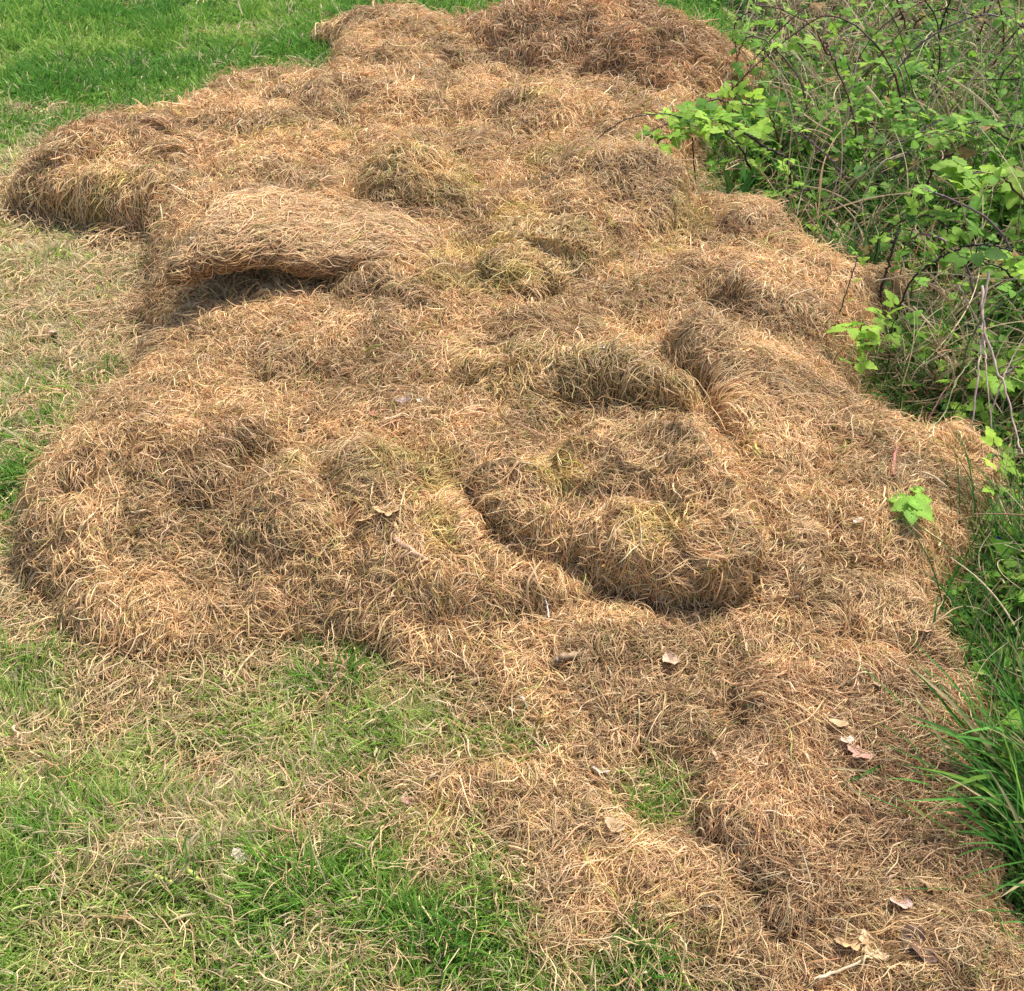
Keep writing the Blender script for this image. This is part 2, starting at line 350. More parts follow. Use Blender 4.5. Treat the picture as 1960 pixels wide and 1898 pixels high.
# ------------------------------------------------------------------ thatch heap meshes and their fibres
def pal(n, base, red, green, r=rng):
    c = np.tile(np.array(base), (n, 1))
    k = r.random(n)
    c = c * (r.normal(1, .22, (n, 1)).clip(.45, 1.5))
    c[k < red] = c[k < red] * np.array([.72, .60, .52])
    c[k > 1 - green] = np.array([.33, .34, .11]) * r.normal(1, .2, ((k > 1 - green).sum(), 1)).clip(.5, 1.5)
    pale = (k > red) & (k < red + .16)
    c[pale] = np.array([.74, .61, .42]) * r.normal(1, .12, (pale.sum(), 1))
    return c * np.array([.93, .84, .70]) * (1 + r.normal(0, .04, (n, 3)))

def surf_strands(Pg, x, y, th, L, m, off, arch, tipup, curl, r=rng):
    """walk strands over a surface grid Pg (ny,nx,3) in the global param grid"""
    N = len(x); ds = L / (m - 1)
    e = .006
    P = np.zeros((N, m, 3)); kap = curl
    for i in range(m):
        p = gsample(Pg, x, y); P[:, i] = p
        t = gsample(Pg, x + np.cos(th) * e, y + np.sin(th) * e) - p
        s = e / np.maximum(np.linalg.norm(t, axis=1), 1e-5)      # param metres per surface metre
        x = x + np.cos(th) * ds * s; y = y + np.sin(th) * ds * s
        th = th + kap * ds + r.normal(0, .15, N)
    # surface normal at the middle
    mx_, my_ = gsample(Pg[..., 0], x * 0 + P[:, m // 2, 0], P[:, m // 2, 1]), None
    t = np.linspace(0, 1, m)[None, :]
    lift = off[:, None] + arch[:, None] * np.sin(pi * t) + tipup[:, None] * t ** 1.5
    # normals from the height grid
    nx_ = -(gsample(Pg[..., 2], P[:, :, 0] + .02, P[:, :, 1]) - gsample(Pg[..., 2], P[:, :, 0] - .02, P[:, :, 1])) / .04
    ny_ = -(gsample(Pg[..., 2], P[:, :, 0], P[:, :, 1] + .02) - gsample(Pg[..., 2], P[:, :, 0], P[:, :, 1] - .02)) / .04
    nv = np.stack([nx_.clip(-2, 2), ny_.clip(-2, 2), np.ones_like(nx_)], -1); nv /= np.linalg.norm(nv, axis=-1, keepdims=True)
    P += nv * lift[..., None] + r.normal(0, .0012, P.shape)
    return P

def screen_weight(P):
    """strands per square metre fall with distance, widths grow"""
    return np.clip(depth_of(P) / 2.0, .8, 4.0)

def in_view(P, mar=260):
    u, v = project(P)
    return (u > -mar) & (u < 1960 + mar) & (v > -mar) & (v < 1898 + mar)

COV = 9.0
def heap_fibres(k, parent, Pg, mask, strt, tint):
    base, red, green = TINT[tint]
    cells = np.argwhere(mask)
    if len(cells) < 5: return
    cx, cy = gx[cells[:, 1]], gy[cells[:, 0]]
    P = Pg[cells[:, 0], cells[:, 1]]
    vis = in_view(P); cells, cx, cy, P = cells[vis], cx[vis], cy[vis], P[vis]
    if len(cells) < 5: return
    gxz = np.gradient(Pg[..., 2], GS, axis=1)[cells[:, 0], cells[:, 1]]; gyz = np.gradient(Pg[..., 2], GS, axis=0)[cells[:, 0], cells[:, 1]]
    area = GS * GS * np.sqrt(1 + np.clip(gxz ** 2 + gyz ** 2, 0, 12))
    s = screen_weight(P)
    Lm, Wm = .052 * s ** .30, .0013 * s ** .78
    edge = .35 + .65 * sstep(-.005, .05, gsample(SDP, cx, cy)) if k == 0 else 1
    lam = COV * area / (Lm * Wm) * edge * (.45 + 1.1 * sstep(.3, .6, fbm(cx * 11, cy * 11, 2, 811)))
    n = rng.poisson(lam); rep = np.repeat(np.arange(len(cells)), n); N = len(rep)
    if N == 0: return
    x = cx[rep] + (rng.random(N) - .5) * GS; y = cy[rep] + (rng.random(N) - .5) * GS
    sc = s[rep]
    a0 = fbm(x * 2.2, y * 2.2, 2, 200 + k) * 2 * pi * 1.4
    a1 = fbm(x * 16, y * 16, 2, 300 + k) * 2 * pi * 2
    co = rng.random(N) < strt
    th = np.where(co, a0 + rng.normal(0, .45, N), a1 + rng.normal(0, 1.0, N)) + pi * (rng.random(N) < .5)
    L = .052 * sc ** .30 * rng.lognormal(0, .48, N).clip(.3, 2.8)
    m = 6
    off = rng.normal(.0, .0065, N) * sc ** .4
    arch = np.abs(rng.normal(0, .0075, N)) * sc ** .4
    tip = np.where(rng.random(N) < .10, np.abs(rng.normal(0, .022, N)) * sc ** .4, rng.normal(0, .005, N))
    curl = rng.normal(0, 1, N) * np.where(co, 4, 10) / sc ** .4
    x = x - np.cos(th) * L * .5; y = y - np.sin(th) * L * .5
    PP = surf_strands(Pg, x, y, th, L, m, off, arch, tip, curl)
    w = .0013 * sc ** .78 * rng.lognormal(0, .38, N).clip(.45, 2.4)
    w[rng.random(N) < .015] *= 1.9
    R = (w / 2)[:, None] * np.array([.75, 1, 1, .95, .85, .45])[None, :]
    # patchy natural colour: damp brown, bleached and mossy patches in the grass itself
    C = pal(N, base, red, green)
    q = fbm(PP[:, 2, 0] * 6, PP[:, 2, 1] * 6, 3, 77)[:, None]; g2 = fbm(PP[:, 2, 0] * 4, PP[:, 2, 1] * 4, 3, 99)[:, None]
    C = C * (.80 + .40 * sstep(.3, .7, q)) * np.where(g2 > .76, np.array([[.92, .98, .78]]), np.array([[1, 1, 1]]))
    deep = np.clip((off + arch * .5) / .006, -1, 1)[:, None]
    C = C * (1 + .12 * deep)                                     # gap shade painted into the colour: buried strands darker, raised ones lighter
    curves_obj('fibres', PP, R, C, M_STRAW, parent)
    return N

tot = 0
FINALP = {}
for k, (nm, lab, tint, lean, strt) in enumerate(META):
    oth = np.delete(HK, k, 0).max(0)
    vis = (HK[k] > np.maximum(oth, GZ - .012) - .05) & (HK[k] > GZ - .03)
    own = (OWN == k) & (HK[k] > GZ - .008)
    if own.sum() < 20: print('EMPTY HEAP', lab); continue
    Pg = np.stack([X, Y, HK[k]], -1)
    if lean > 0:
        hh = np.clip((HK[k] - GZ) / max(.05, np.percentile((HK[k] - GZ)[own], 97)), 0, 1)
        Pg[..., 1] -= lean * sstep(.15, .9, hh)
    FINALP[k] = Pg
    jj, ii = np.where(own)
    c0 = np.array([gx[ii].mean(), gy[jj].mean(), 0.0])
    root = empty(nm, c0, lab, 'thatch mat' if nm == 'thatch_mat' else ('thatch' if nm == 'thatch_spread' else nm.replace('_', ' ')), 'heaps of raked dry grass in the pile')
    v4 = vis[:-1, :-1] & vis[1:, :-1] & vis[:-1, 1:] & vis[1:, 1:]
    idx = -np.ones(X.shape, int); used = np.zeros(X.shape, bool)
    used[:-1, :-1] |= v4; used[1:, :-1] |= v4; used[:-1, 1:] |= v4; used[1:, 1:] |= v4
    idx[used] = np.arange(used.sum())
    q = np.argwhere(v4); j, i = q[:, 0], q[:, 1]
    f = np.stack([idx[j, i], idx[j, i + 1], idx[j + 1, i + 1], idx[j + 1, i]], -1)
    V = Pg[used].copy(); V[:, 2] -= .006
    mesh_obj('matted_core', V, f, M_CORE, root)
    n = heap_fibres(k, root, Pg, own, strt, tint)
    tot += n or 0
print('heap strands', tot)
# ------------------------------------------------------------------ the folded mat: a thick sheet with a lip that curls over and under
def build_fold():
    ns, ntt = 90, 48
    # lip line, left to right: u, v, Y
    lip = np.array([at_y(u, v, y) for u, v, y in [(338,528,2.80),(362,500,2.84),(410,482,2.88),(480,478,2.93),(560,488,2.95),(640,494,2.97),(720,490,3.0),(790,478,3.06),(850,470,3.12)]])
    tl = np.linspace(0, 1, len(lip))
    # section: back offset b, height z relative to the lip centre (from buried back edge, over the crest, round the lip, tucked under)
    sec = np.array([(.48,-.02),(.36,.012),(.24,.030),(.12,.040),(.03,.034),(-.035,.012),(-.05,-.012),(-.02,-.024),(.05,-.020),(.14,-.02)])
    def lagr(t, T, V):
        return np.stack([np.interp(t, T, V[:, c]) for c in range(V.shape[1])], -1)
    def smooth(V, n):
        t = np.linspace(0, 1, len(V)); o = lagr(np.linspace(0, 1, n), t, V)
        for _ in range(max(2, n // len(V))): o[1:-1] = .25 * o[:-2] + .5 * o[1:-1] + .25 * o[2:]
        return o
    LIP = smooth(lip, ns); SEC = smooth(sec, ntt)
    S = np.linspace(0, 1, ns)
    thick = np.interp(S, [0, .12, .5, .8, 1], [.7, 1.1, .85, .55, .05]); dep = np.interp(S, [0, .1, .3, .7, 1], [.35, .8, 1, .8, .15])
    P = np.zeros((ntt, ns, 3))
    for j in range(ntt):
        b, z = SEC[j]
        P[j, :, 0] = LIP[:, 0] + (b * .25 * (S < .15)); P[j, :, 1] = LIP[:, 1] + b * dep; P[j, :, 2] = LIP[:, 2] + z * thick - .05 * sstep(.72, 1, S)
    for j in range(ntt):                                        # uneven lip and surface
        P[j, :, 1] += (fbm(S * 9, S * 0 + j * .06, 3, 401) - .5) * .06 * (1 if j > ntt * .4 else .3)
        P[j, :, 2] += (fbm(S * 7, S * 0 + j * .09, 3, 402) - .5) * .032
    # close left end
    P[:, 0] = P[:, 0] * .3 + P[:, 0].mean(0) * .7; P[:, 1] = P[:, 1] * .7 + P[:, 1].mean(0) * .3
    root = empty('thatch_mat', P[20, 45] * [1, 1, 0], 'pale combed mat of dry grass folded over with a dark gap under its curled lip', 'thatch mat', 'heaps of raked dry grass in the pile')
    idx = np.arange(ntt * ns).reshape(ntt, ns)
    f = np.stack([idx[:-1, :-1], idx[:-1, 1:], idx[1:, 1:], idx[1:, :-1]], -1).reshape(-1, 4)
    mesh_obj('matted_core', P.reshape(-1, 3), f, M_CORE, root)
    def ev(s, t):
        fx = np.clip(s * (ns - 1), 0, ns - 1.001); fy = np.clip(t * (ntt - 1), 0, ntt - 1.001)
        i = fx.astype(int); j = fy.astype(int); a = (fx - i)[..., None]; b = (fy - j)[..., None]
        return (P[j, i] * (1 - a) + P[j, i + 1] * a) * (1 - b) + (P[j + 1, i] * (1 - a) + P[j + 1, i + 1] * a) * b
    N = 38000; m = 6
    s = rng.random(N); t = rng.random(N) ** .9
    # step lengths in s,t for a strand heading th (0 = along the mat)
    along = rng.random(N) < .8
    th = np.where(along, rng.normal(-.05, .28, N), rng.random(N) * 2 * pi)
    th = th + pi * (rng.random(N) < .5)
    L = .095 * rng.lognormal(0, .35, N); ls, lt = 1.0, .62
    kap = rng.normal(0, 8, N); ds = L / (m - 1)
    PP = np.zeros((N, m, 3)); s = s - np.cos(th) * L * .5; t = t - np.sin(th) * L * .5 / lt
    for k in range(m):
        p = ev(s, t); ds_ = ev(s + .01, t) - ev(s - .01, t); dt_ = ev(s, t + .02) - ev(s, t - .02)
        n = np.cross(ds_, -dt_); n /= np.maximum(np.linalg.norm(n, axis=1, keepdims=True), 1e-9)
        off = rng.normal(.002, .006, N) + (rng.random(N) < .06) * .012 if k == 0 else off
        ar = np.abs(rng.normal(0, .009, N)) if k == 0 else ar
        PP[:, k] = p + n * (off + ar * sin(pi * k / (m - 1)))[:, None] + rng.normal(0, .0012, (N, 3))
        s = s + np.cos(th) * ds; t = t + np.sin(th) * ds / lt; th = th + kap * ds + rng.normal(0, .12, N)
    w = .0021 * rng.lognormal(0, .3, N)
    C = pal(N, (.70, .545, .34), .12, .01)
    C[t > .62] *= np.array([.66, .56, .48])                       # darker, browner on the underside that the fold shows
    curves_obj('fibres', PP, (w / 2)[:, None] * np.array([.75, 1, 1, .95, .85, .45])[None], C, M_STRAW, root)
build_fold()

# ------------------------------------------------------------------ lawn blades and dry litter (one object each, beyond counting)
def spot(x, y, lst):
    s = np.zeros(x.shape)
    for u, v, ru, rv, a in lst:
        p = at_z(u, v, 0); dep = depth_of(p); rx = ru / F * dep
        ry = abs(at_z(u, v - rv, 0)[1] - at_z(u, v + rv, 0)[1]) / 2
        s = np.maximum(s, a * np.exp(-(((x - p[0]) / rx) ** 2 + ((y - p[1]) / ry) ** 2)))
    return s
DRY = [(150,640,200,60,.75),(60,560,120,40,.4),(100,780,150,50,.7),(60,850,110,25,.9),(230,480,110,35,1.2),(120,490,110,25,.7),(180,690,120,50,.9),(330,1610,130,80,1.0),(250,1370,220,70,.85),
       (500,1450,160,60,.6),(60,1430,80,50,.5),(600,1560,160,70,.6),(200,1760,120,50,.55),(620,1820,160,50,.6),(430,68,70,10,1.2),(60,215,110,12,.9),(700,1330,120,40,.9),
       (560,1340,120,50,.6),(900,1370,120,40,1.0),(120,1200,150,60,.9),(20,1120,60,60,.9),(850,1700,150,80,.45),(250,1310,200,40,1.0),(640,130,60,14,.8),(870,30,50,8,.8),(280,20,60,10,.5),(100,350,90,60,.5)]
LUSH = [(120,840,110,50,1),(60,940,70,60,.9),(60,60,400,60,1),(560,100,120,40,.8),(900,15,160,25,1),(60,170,160,30,.8),(620,1320,160,60,.9),(900,1440,140,50,.9),(80,1300,100,70,.9),(500,1700,400,130,.7),(850,1760,260,120,.8),(1250,1840,120,60,1),
        (1250,1540,90,60,1),(300,500,60,40,1),(340,1560,120,30,.8),(80,510,90,25,.9),(240,730,60,30,.8),(700,1420,200,60,.6)]
def lawn():
    xs = np.arange(-4.4, 2.9, .04); ys = np.concatenate([np.arange(.46, 9, .04)])
    XX, YY = np.meshgrid(xs, ys); XX = XX.ravel(); YY = YY.ravel()
    P = np.stack([XX, YY, XX * 0], -1)
    k = in_view(P, 420) & (XX < edge_x(YY) + .1); XX, YY, P = XX[k], YY[k], P[k]
    sd = gsample(SDP, XX, YY); k = sd < .03; XX, YY, P, sd = XX[k], YY[k], P[k], sd[k]
    s = np.clip(depth_of(P) / 2.0, .8, 4.5)
    A = .04 * .04
    # green blades
    Lb, Wb = .030 * s ** .35, .0019 * s ** .85
    n = rng.poisson(4.6 * A / (Lb * Wb)); rep = np.repeat(np.arange(len(XX)), n); N = len(rep)
    x = XX[rep] + (rng.random(N) - .5) * .042; y = YY[rep] + (rng.random(N) - .5) * .042; sc = s[rep]
    dry = spot(x, y, DRY); lush = spot(x, y, LUSH)
    tuft = fbm(x * 9, y * 9, 3, 501); big = fbm(x * 1.6, y * 1.6, 3, 511)
    far = sstep(3.4, 5.2, y); midb = sstep(2.2, 3.2, y) * (1 - sstep(4.2, 5.0, y))
    keep = rng.random(N) < np.clip(.78 + .5 * (tuft - .5) + .3 * lush - .45 * dry, .15, 1)
    x, y, sc, dry, lush, tuft, big, far, midb = [a[keep] for a in (x, y, sc, dry, lush, tuft, big, far, midb)]; N = len(x)
    print('lawn blades', N)
    m = 4
    ht = .024 * sc ** .25 * (.6 + .9 * tuft) * (1 + .45 * lush) * rng.lognormal(0, .3, N) * (1 - .25 * midb)
    az = fbm(x * 6, y * 6, 2, 521) * 4 * pi + rng.normal(0, 1.1, N)
    lean = np.abs(rng.normal(.75, .35, N)).clip(.1, 1.35)
    bend = rng.normal(.5, .35, N)
    P = np.zeros((N, m, 3)); px = x.copy(); py = y.copy(); pz = gsample(GZ, x, y) - .003; l = lean
    ds = ht * 1.5 / (m - 1); az_ = az
    for i in range(m):
        P[:, i, 0], P[:, i, 1], P[:, i, 2] = px, py, pz
        px = px + np.sin(l) * np.cos(az_) * ds; py = py + np.sin(l) * np.sin(az_) * ds; pz = pz + np.cos(l) * ds
        l = (l + bend * .45).clip(0, 1.75); az_ = az_ + rng.normal(0, .15, N)
    w = .0019 * sc ** .85 * rng.lognormal(0, .45, N).clip(.4, 2.6) * (1 + .25 * lush)
    # the blade's own colour: deep, fresh and yellowing kinds
    deep, fresh, yel = np.array([.11,.27,.04]), np.array([.27,.44,.07]), np.array([.50,.56,.19])
    strawc = np.array([.64,.54,.32])
    mixv = np.clip(.36 + 1.6 * (big - .5) + 1.1 * (tuft - .5) + .35 * lush + .25 * far - .3 * midb + rng.normal(0, .22, N), 0, 1)[:, None]
    C = np.where(mixv < .5, yel + (fresh - yel) * mixv * 2, fresh + (deep - fresh) * (mixv - .5) * 2)
    pst = np.clip(.28 + .40 * dry + .38 * midb - .2 * far - .25 * lush + .7 * (fbm(x * 5, y * 5, 3, 531) - .5), .03, .85)
    k = rng.random(N) < pst
    C[k] = strawc * rng.normal(1, .18, (k.sum(), 1)).clip(.5, 1.4)
    C = C * rng.normal(1, .16, (N, 1)).clip(.5, 1.5)
    o = curves_obj('lawn_grass', P, (w / 2)[:, None] * np.array([.9, 1, .8, .25])[None], C, M_BLADE)
    tag(o, 'short mown green and yellowing lawn grass left of and below the pile', 'grass', kind='stuff')
    # dry litter lying on the lawn
    sdp = gsample(SDP, XX, YY); dist = np.maximum(0, -sdp)
    kk = (XX > -2.55) & (YY < 7.5); XX, YY, s, dist = XX[kk], YY[kk], s[kk], dist[kk]
    d0 = spot(XX, YY, DRY); q = fbm(XX * 5, YY * 5, 3, 541); q2 = fbm(XX * 14, YY * 14, 3, 543)
    left = (XX < .35)
    dens = (1.2 * np.exp(-dist / (.035 + .025 * s)) + .9 * d0 + .35 * sstep(.5, .75, q) * (YY < 3.4) + .16 * (YY < 3.6)) * (.25 + 1.3 * sstep(.35, .65, q2)) * np.where(YY > 4.6, .45, 1) + .04
    lit_L, lit_W = .050 * s ** .35, .0014 * s ** .85
    n = rng.poisson(1.05 * dens * A / (lit_L * lit_W)); rep = np.repeat(np.arange(len(XX)), n); N = len(rep)
    x = XX[rep] + (rng.random(N) - .5) * .042; y = YY[rep] + (rng.random(N) - .5) * .042; sc = s[rep]
    print('litter', N)
    th = fbm(x * 4, y * 4, 2, 551) * 3 * pi + rng.normal(0, .9, N)
    L = .050 * sc ** .35 * rng.lognormal(0, .4, N); m = 6
    Pg = np.stack([X, Y, GZ], -1)
    lift = (np.abs(rng.normal(.014, .010, N)) + .018 * np.exp(-np.maximum(0, -gsample(SDP, x, y)) / .05)) 
    PP = surf_strands(Pg, x, y, th, L, m, lift, np.abs(rng.normal(0, .008, N)), rng.normal(0, .012, N), rng.normal(0, 9, N) / sc ** .5)
    w = .0014 * sc ** .85 * rng.lognormal(0, .42, N)
    C = pal(N, (.64, .51, .32), .16, .05)
    o = curves_obj('dry_grass_litter', PP, (w / 2)[:, None] * np.array([.75, 1, 1, .95, .85, .45])[None], C, M_STRAW)
    tag(o, 'thin scatter of loose dry straw strands on the lawn round the pile', 'straw', kind='stuff')
lawn()

# ------------------------------------------------------------------ thicket at the right
def edge_sd(x, y): return x - edge_x(y)
def thicket_floor():
    ys = np.arange(.4, 14, .07); t = np.linspace(0, 1, 70)
    ex = edge_x(ys) + (fbm(ys * 3, ys * 0, 3, 601) - .5) * .25 - .02
    XX = ex[:, None] + t[None] ** 1.3 * 7; YY = np.repeat(ys[:, None], 70, 1)
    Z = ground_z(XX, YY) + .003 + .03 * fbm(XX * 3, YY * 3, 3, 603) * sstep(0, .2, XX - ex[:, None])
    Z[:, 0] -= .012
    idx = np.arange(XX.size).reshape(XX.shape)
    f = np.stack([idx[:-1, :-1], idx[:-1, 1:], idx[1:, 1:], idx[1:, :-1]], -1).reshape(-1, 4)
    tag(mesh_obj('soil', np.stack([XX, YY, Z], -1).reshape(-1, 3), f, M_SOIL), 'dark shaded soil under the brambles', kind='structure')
thicket_floor()

# leaflet template: midrib along +Y, unit length, serrated edge, folded on the midrib
def leaflet(ser=.05, wid=.40, droop=.18, fold=.16, n=9):
    V = []; t = np.linspace(0, 1, n)
    for i, a in enumerate(t):
        w = wid * (np.sin(pi * a ** .72) ** .85) * (1 - .25 * a) + .002
        s = ser * (1 if i % 2 else -.6) * (0 < i < n - 1)
        z = -droop * a * a
        zz = .018 * (1 if i % 2 else -1)
        V += [(-(w + s), a - .03 * (i % 2) + .02, z + fold * w - .25 * w * w + zz), (0, a, z), (w + s, a - .03 * (i % 2) + .02, z + fold * w - .25 * w * w + zz)]
    Fc = []
    for i in range(n - 1):
        b = i * 3; Fc += [(b, b + 1, b + 4, b + 3), (b + 1, b + 2, b + 5, b + 4)]
    return np.array(V), np.array(Fc)
def rotz(V, a): c, s = cos(a), sin(a); return V @ np.array([[c, s, 0], [-s, c, 0], [0, 0, 1]])
def join(parts):
    Vs, Fs, o = [], [], 0
    for V, f in parts: Vs.append(V); Fs.append(f + o); o += len(V)
    return np.concatenate(Vs), np.concatenate(Fs)
def petiole(a, b, w=.018):
    a, b = np.array(a, float), np.array(b, float); d = b - a; n = np.array([-d[1], d[0], 0]); n = n / (np.linalg.norm(n) + 1e-9) * w
    return np.array([a - n, a + n, b + n * .6, b - n * .6]), np.array([(0, 1, 2, 3)])
def trifoliate(seed):
    r = np.random.default_rng(seed)
    P = []
    for k, (a, l) in enumerate([(0, 1.0), (1.15, .82), (-1.15, .82)]):
        V, f = leaflet(.045 + .02 * r.random(), .36 + .06 * r.random(), .12 + .2 * r.random(), .1 + .15 * r.random())
        V = V * l * (.9 + .2 * r.random()); V[:, 1] += .05 if k else .28
        V[:, 2] += 0 if k == 0 else .03
        P.append((rotz(V, a + r.normal(0, .1)), f))
    P.append(petiole((0, -.75, -.15), (0, .3, 0)))
    return join(P)
TRI = [trifoliate(i) for i in range(6)]
def simple(seed):
    r = np.random.default_rng(seed); V, f = leaflet(.02, .26 + .12 * r.random(), .2 * r.random(), .1 + .1 * r.random(), 7)
    return join([(V, f), petiole((0, -.35, -.06), (0, .05, 0), .012)])
SIM = [simple(i) for i in range(5)]
def scatter(tmpls, pos, fwd, up, size, colr, r=rng):
    """instantiate leaf templates into one vertex/face/colour set"""
    fwd = fwd / np.linalg.norm(fwd, axis=1, keepdims=True)
    side = np.cross(fwd, up); side /= np.maximum(np.linalg.norm(side, axis=1, keepdims=True), 1e-6); up = np.cross(side, fwd)
    which = r.integers(0, len(tmpls), len(pos)); Vs, Fs, Cs, o = [], [], [], 0
    for k, (V, f) in enumerate(tmpls):
        m = which == k; n = m.sum()
        if n == 0: continue
        W = pos[m][:, None] + size[m][:, None, None] * (V[None, :, 0:1] * side[m][:, None] + V[None, :, 1:2] * fwd[m][:, None] + V[None, :, 2:3] * up[m][:, None])
        Vs.append(W.reshape(-1, 3)); Fs.append((f[None] + (np.arange(n) * len(V))[:, None, None]).reshape(-1, 4) + o)
        Cs.append(np.repeat(colr[m], len(V), 0)); o += n * len(V)
    return np.concatenate(Vs), np.concatenate(Fs), np.concatenate(Cs)
def leafcol(n, bright=.5, r=rng):
    a, b, c = np.array([.055,.15,.02]), np.array([.17,.36,.04]), np.array([.36,.56,.07])
    t = np.clip(r.normal(bright, .24, n), 0, 1)[:, None]
    C = np.where(t < .5, a + (b - a) * t * 2, b + (c - b) * (t - .5) * 2)
    C = C * r.normal(1, .13, (n, 1)).clip(.6, 1.4)
    k = r.random(n) < .02; C[k] = np.array([.35, .22, .08])
    return C

def crv(pts, n):
    pts = np.asarray(pts, float)
    if len(pts) == 2: pts = np.array([pts[0], (pts[0] + pts[1]) / 2, pts[1]])
    q = np.vstack([2 * pts[0] - pts[1], pts, 2 * pts[-1] - pts[-2]])
    out = []; m = len(pts) - 1
    for t in np.linspace(0, m - 1e-6, n):
        i = int(t); f = t - i; a, b, c, d = q[i:i + 4]
        out.append(.5 * ((2 * b) + (-a + c) * f + (2 * a - 5 * b + 4 * c - d) * f * f + (-a + 3 * b - 3 * c + d) * f ** 3))
    return np.array(out)
def tube(P, r0, r1, k=6, jit=.0):
    n = len(P); T = np.gradient(P, axis=0); T /= np.maximum(np.linalg.norm(T, axis=1, keepdims=True), 1e-9)
    ref = np.array([.31, .17, .93]); A = np.cross(T, ref); A /= np.maximum(np.linalg.norm(A, axis=1, keepdims=True), 1e-6); B = np.cross(T, A)
    r = np.linspace(r0, r1, n)[:, None] * (1 + jit * rng.normal(0, 1, (n, 1)))
    a = np.linspace(0, 2 * pi, k, endpoint=False)
    V = P[:, None] + (np.cos(a)[None, :, None] * A[:, None] + np.sin(a)[None, :, None] * B[:, None]) * r[:, :, None]
    idx = np.arange(n * k).reshape(n, k); nx = np.roll(idx, -1, 1)
    f = np.stack([idx[:-1], nx[:-1], nx[1:], idx[1:]], -1).reshape(-1, 4)
    V = V.reshape(-1, 3); V = np.vstack([V, P[-1] + T[-1] * r1]); tip = len(V) - 1
    caps = np.stack([idx[-1], nx[-1], np.full(k, tip), np.full(k, tip)], -1)
    return V, f
def stemcol(n, c, var=.12):
    return np.array(c)[None] * rng.normal(1, var, (n, 1)).clip(.6, 1.4)

def cane(pts, r0, r1, colr, label, leaves=14, lsize=.04, bright=.55, group=None, name='bramble_cane', cat='bramble', nres=None, leaf_from=.1, tmpl=None, thorns=True):
    P = crv(pts, nres or max(14, 6 * len(pts)))
    P[1:-1] += rng.normal(0, r0 * .5, (len(P) - 2, 3))
    root = empty(name, P[0] if P[0][2] < P[-1][2] else P[-1], label, cat, group)
    V, f = tube(P, r0, r1, 6, .08)
    parts = [(V, f)]
    if thorns:
        for i in range(1, len(P) - 1, 1):
            a = rng.random() * 2 * pi; d = P[i + 1] - P[i]; d /= np.linalg.norm(d) + 1e-9
            s = np.cross(d, [cos(a), sin(a), .3]); s /= np.linalg.norm(s) + 1e-9
            rr = r0 * .8; b = P[i]
            parts.append((np.array([b + d * rr * 1.3, b - d * rr * 1.3, b + s * rr * 3.2 - d * rr, b + s * rr * 3.1 - d * rr * .9]), np.array([(0, 1, 2, 3)])))
    V, f = join(parts)
    C = stemcol(len(V), colr)
    mesh_obj('stem', V, f, M_STEM, root, C)
    if leaves:
        t = np.sort(leaf_from + (1 - leaf_from) * rng.random(leaves)); t[-2:] = 1
        ip = t * (len(P) - 1); i = np.clip(ip.astype(int), 0, len(P) - 2); p = P[i] + (P[i + 1] - P[i]) * (ip - i)[:, None]
        d = P[i + 1] - P[i]; d /= np.linalg.norm(d, axis=1, keepdims=True) + 1e-9
        a = rng.random(leaves) * 2 * pi
        fw = np.stack([np.cos(a), np.sin(a), rng.normal(.15, .3, leaves)], 1) + d * .5
        up = np.stack([rng.normal(0, .3, leaves), rng.normal(-.15, .3, leaves), np.ones(leaves)], 1)
        sz = lsize * rng.lognormal(0, .28, leaves)
        fw /= np.linalg.norm(fw, axis=1, keepdims=True)
        V, f, C = scatter(tmpl or TRI, p + fw * sz[:, None] * .75, fw, up, sz, leafcol(leaves, bright))
        mesh_obj('leaves', V, f, M_LEAF, root, C)
    return root
DARK, RED, PURP, BRN, PALE, GRN = (.035,.018,.016), (.10,.030,.028), (.17,.10,.12), (.10,.06,.04), (.50,.41,.26), (.10,.14,.035)
def px(L, Y0, Y1):
    n = len(L); return [at_y(u, v, Y0 + (Y1 - Y0) * i / (n - 1)) for i, (u, v) in enumerate(L)]
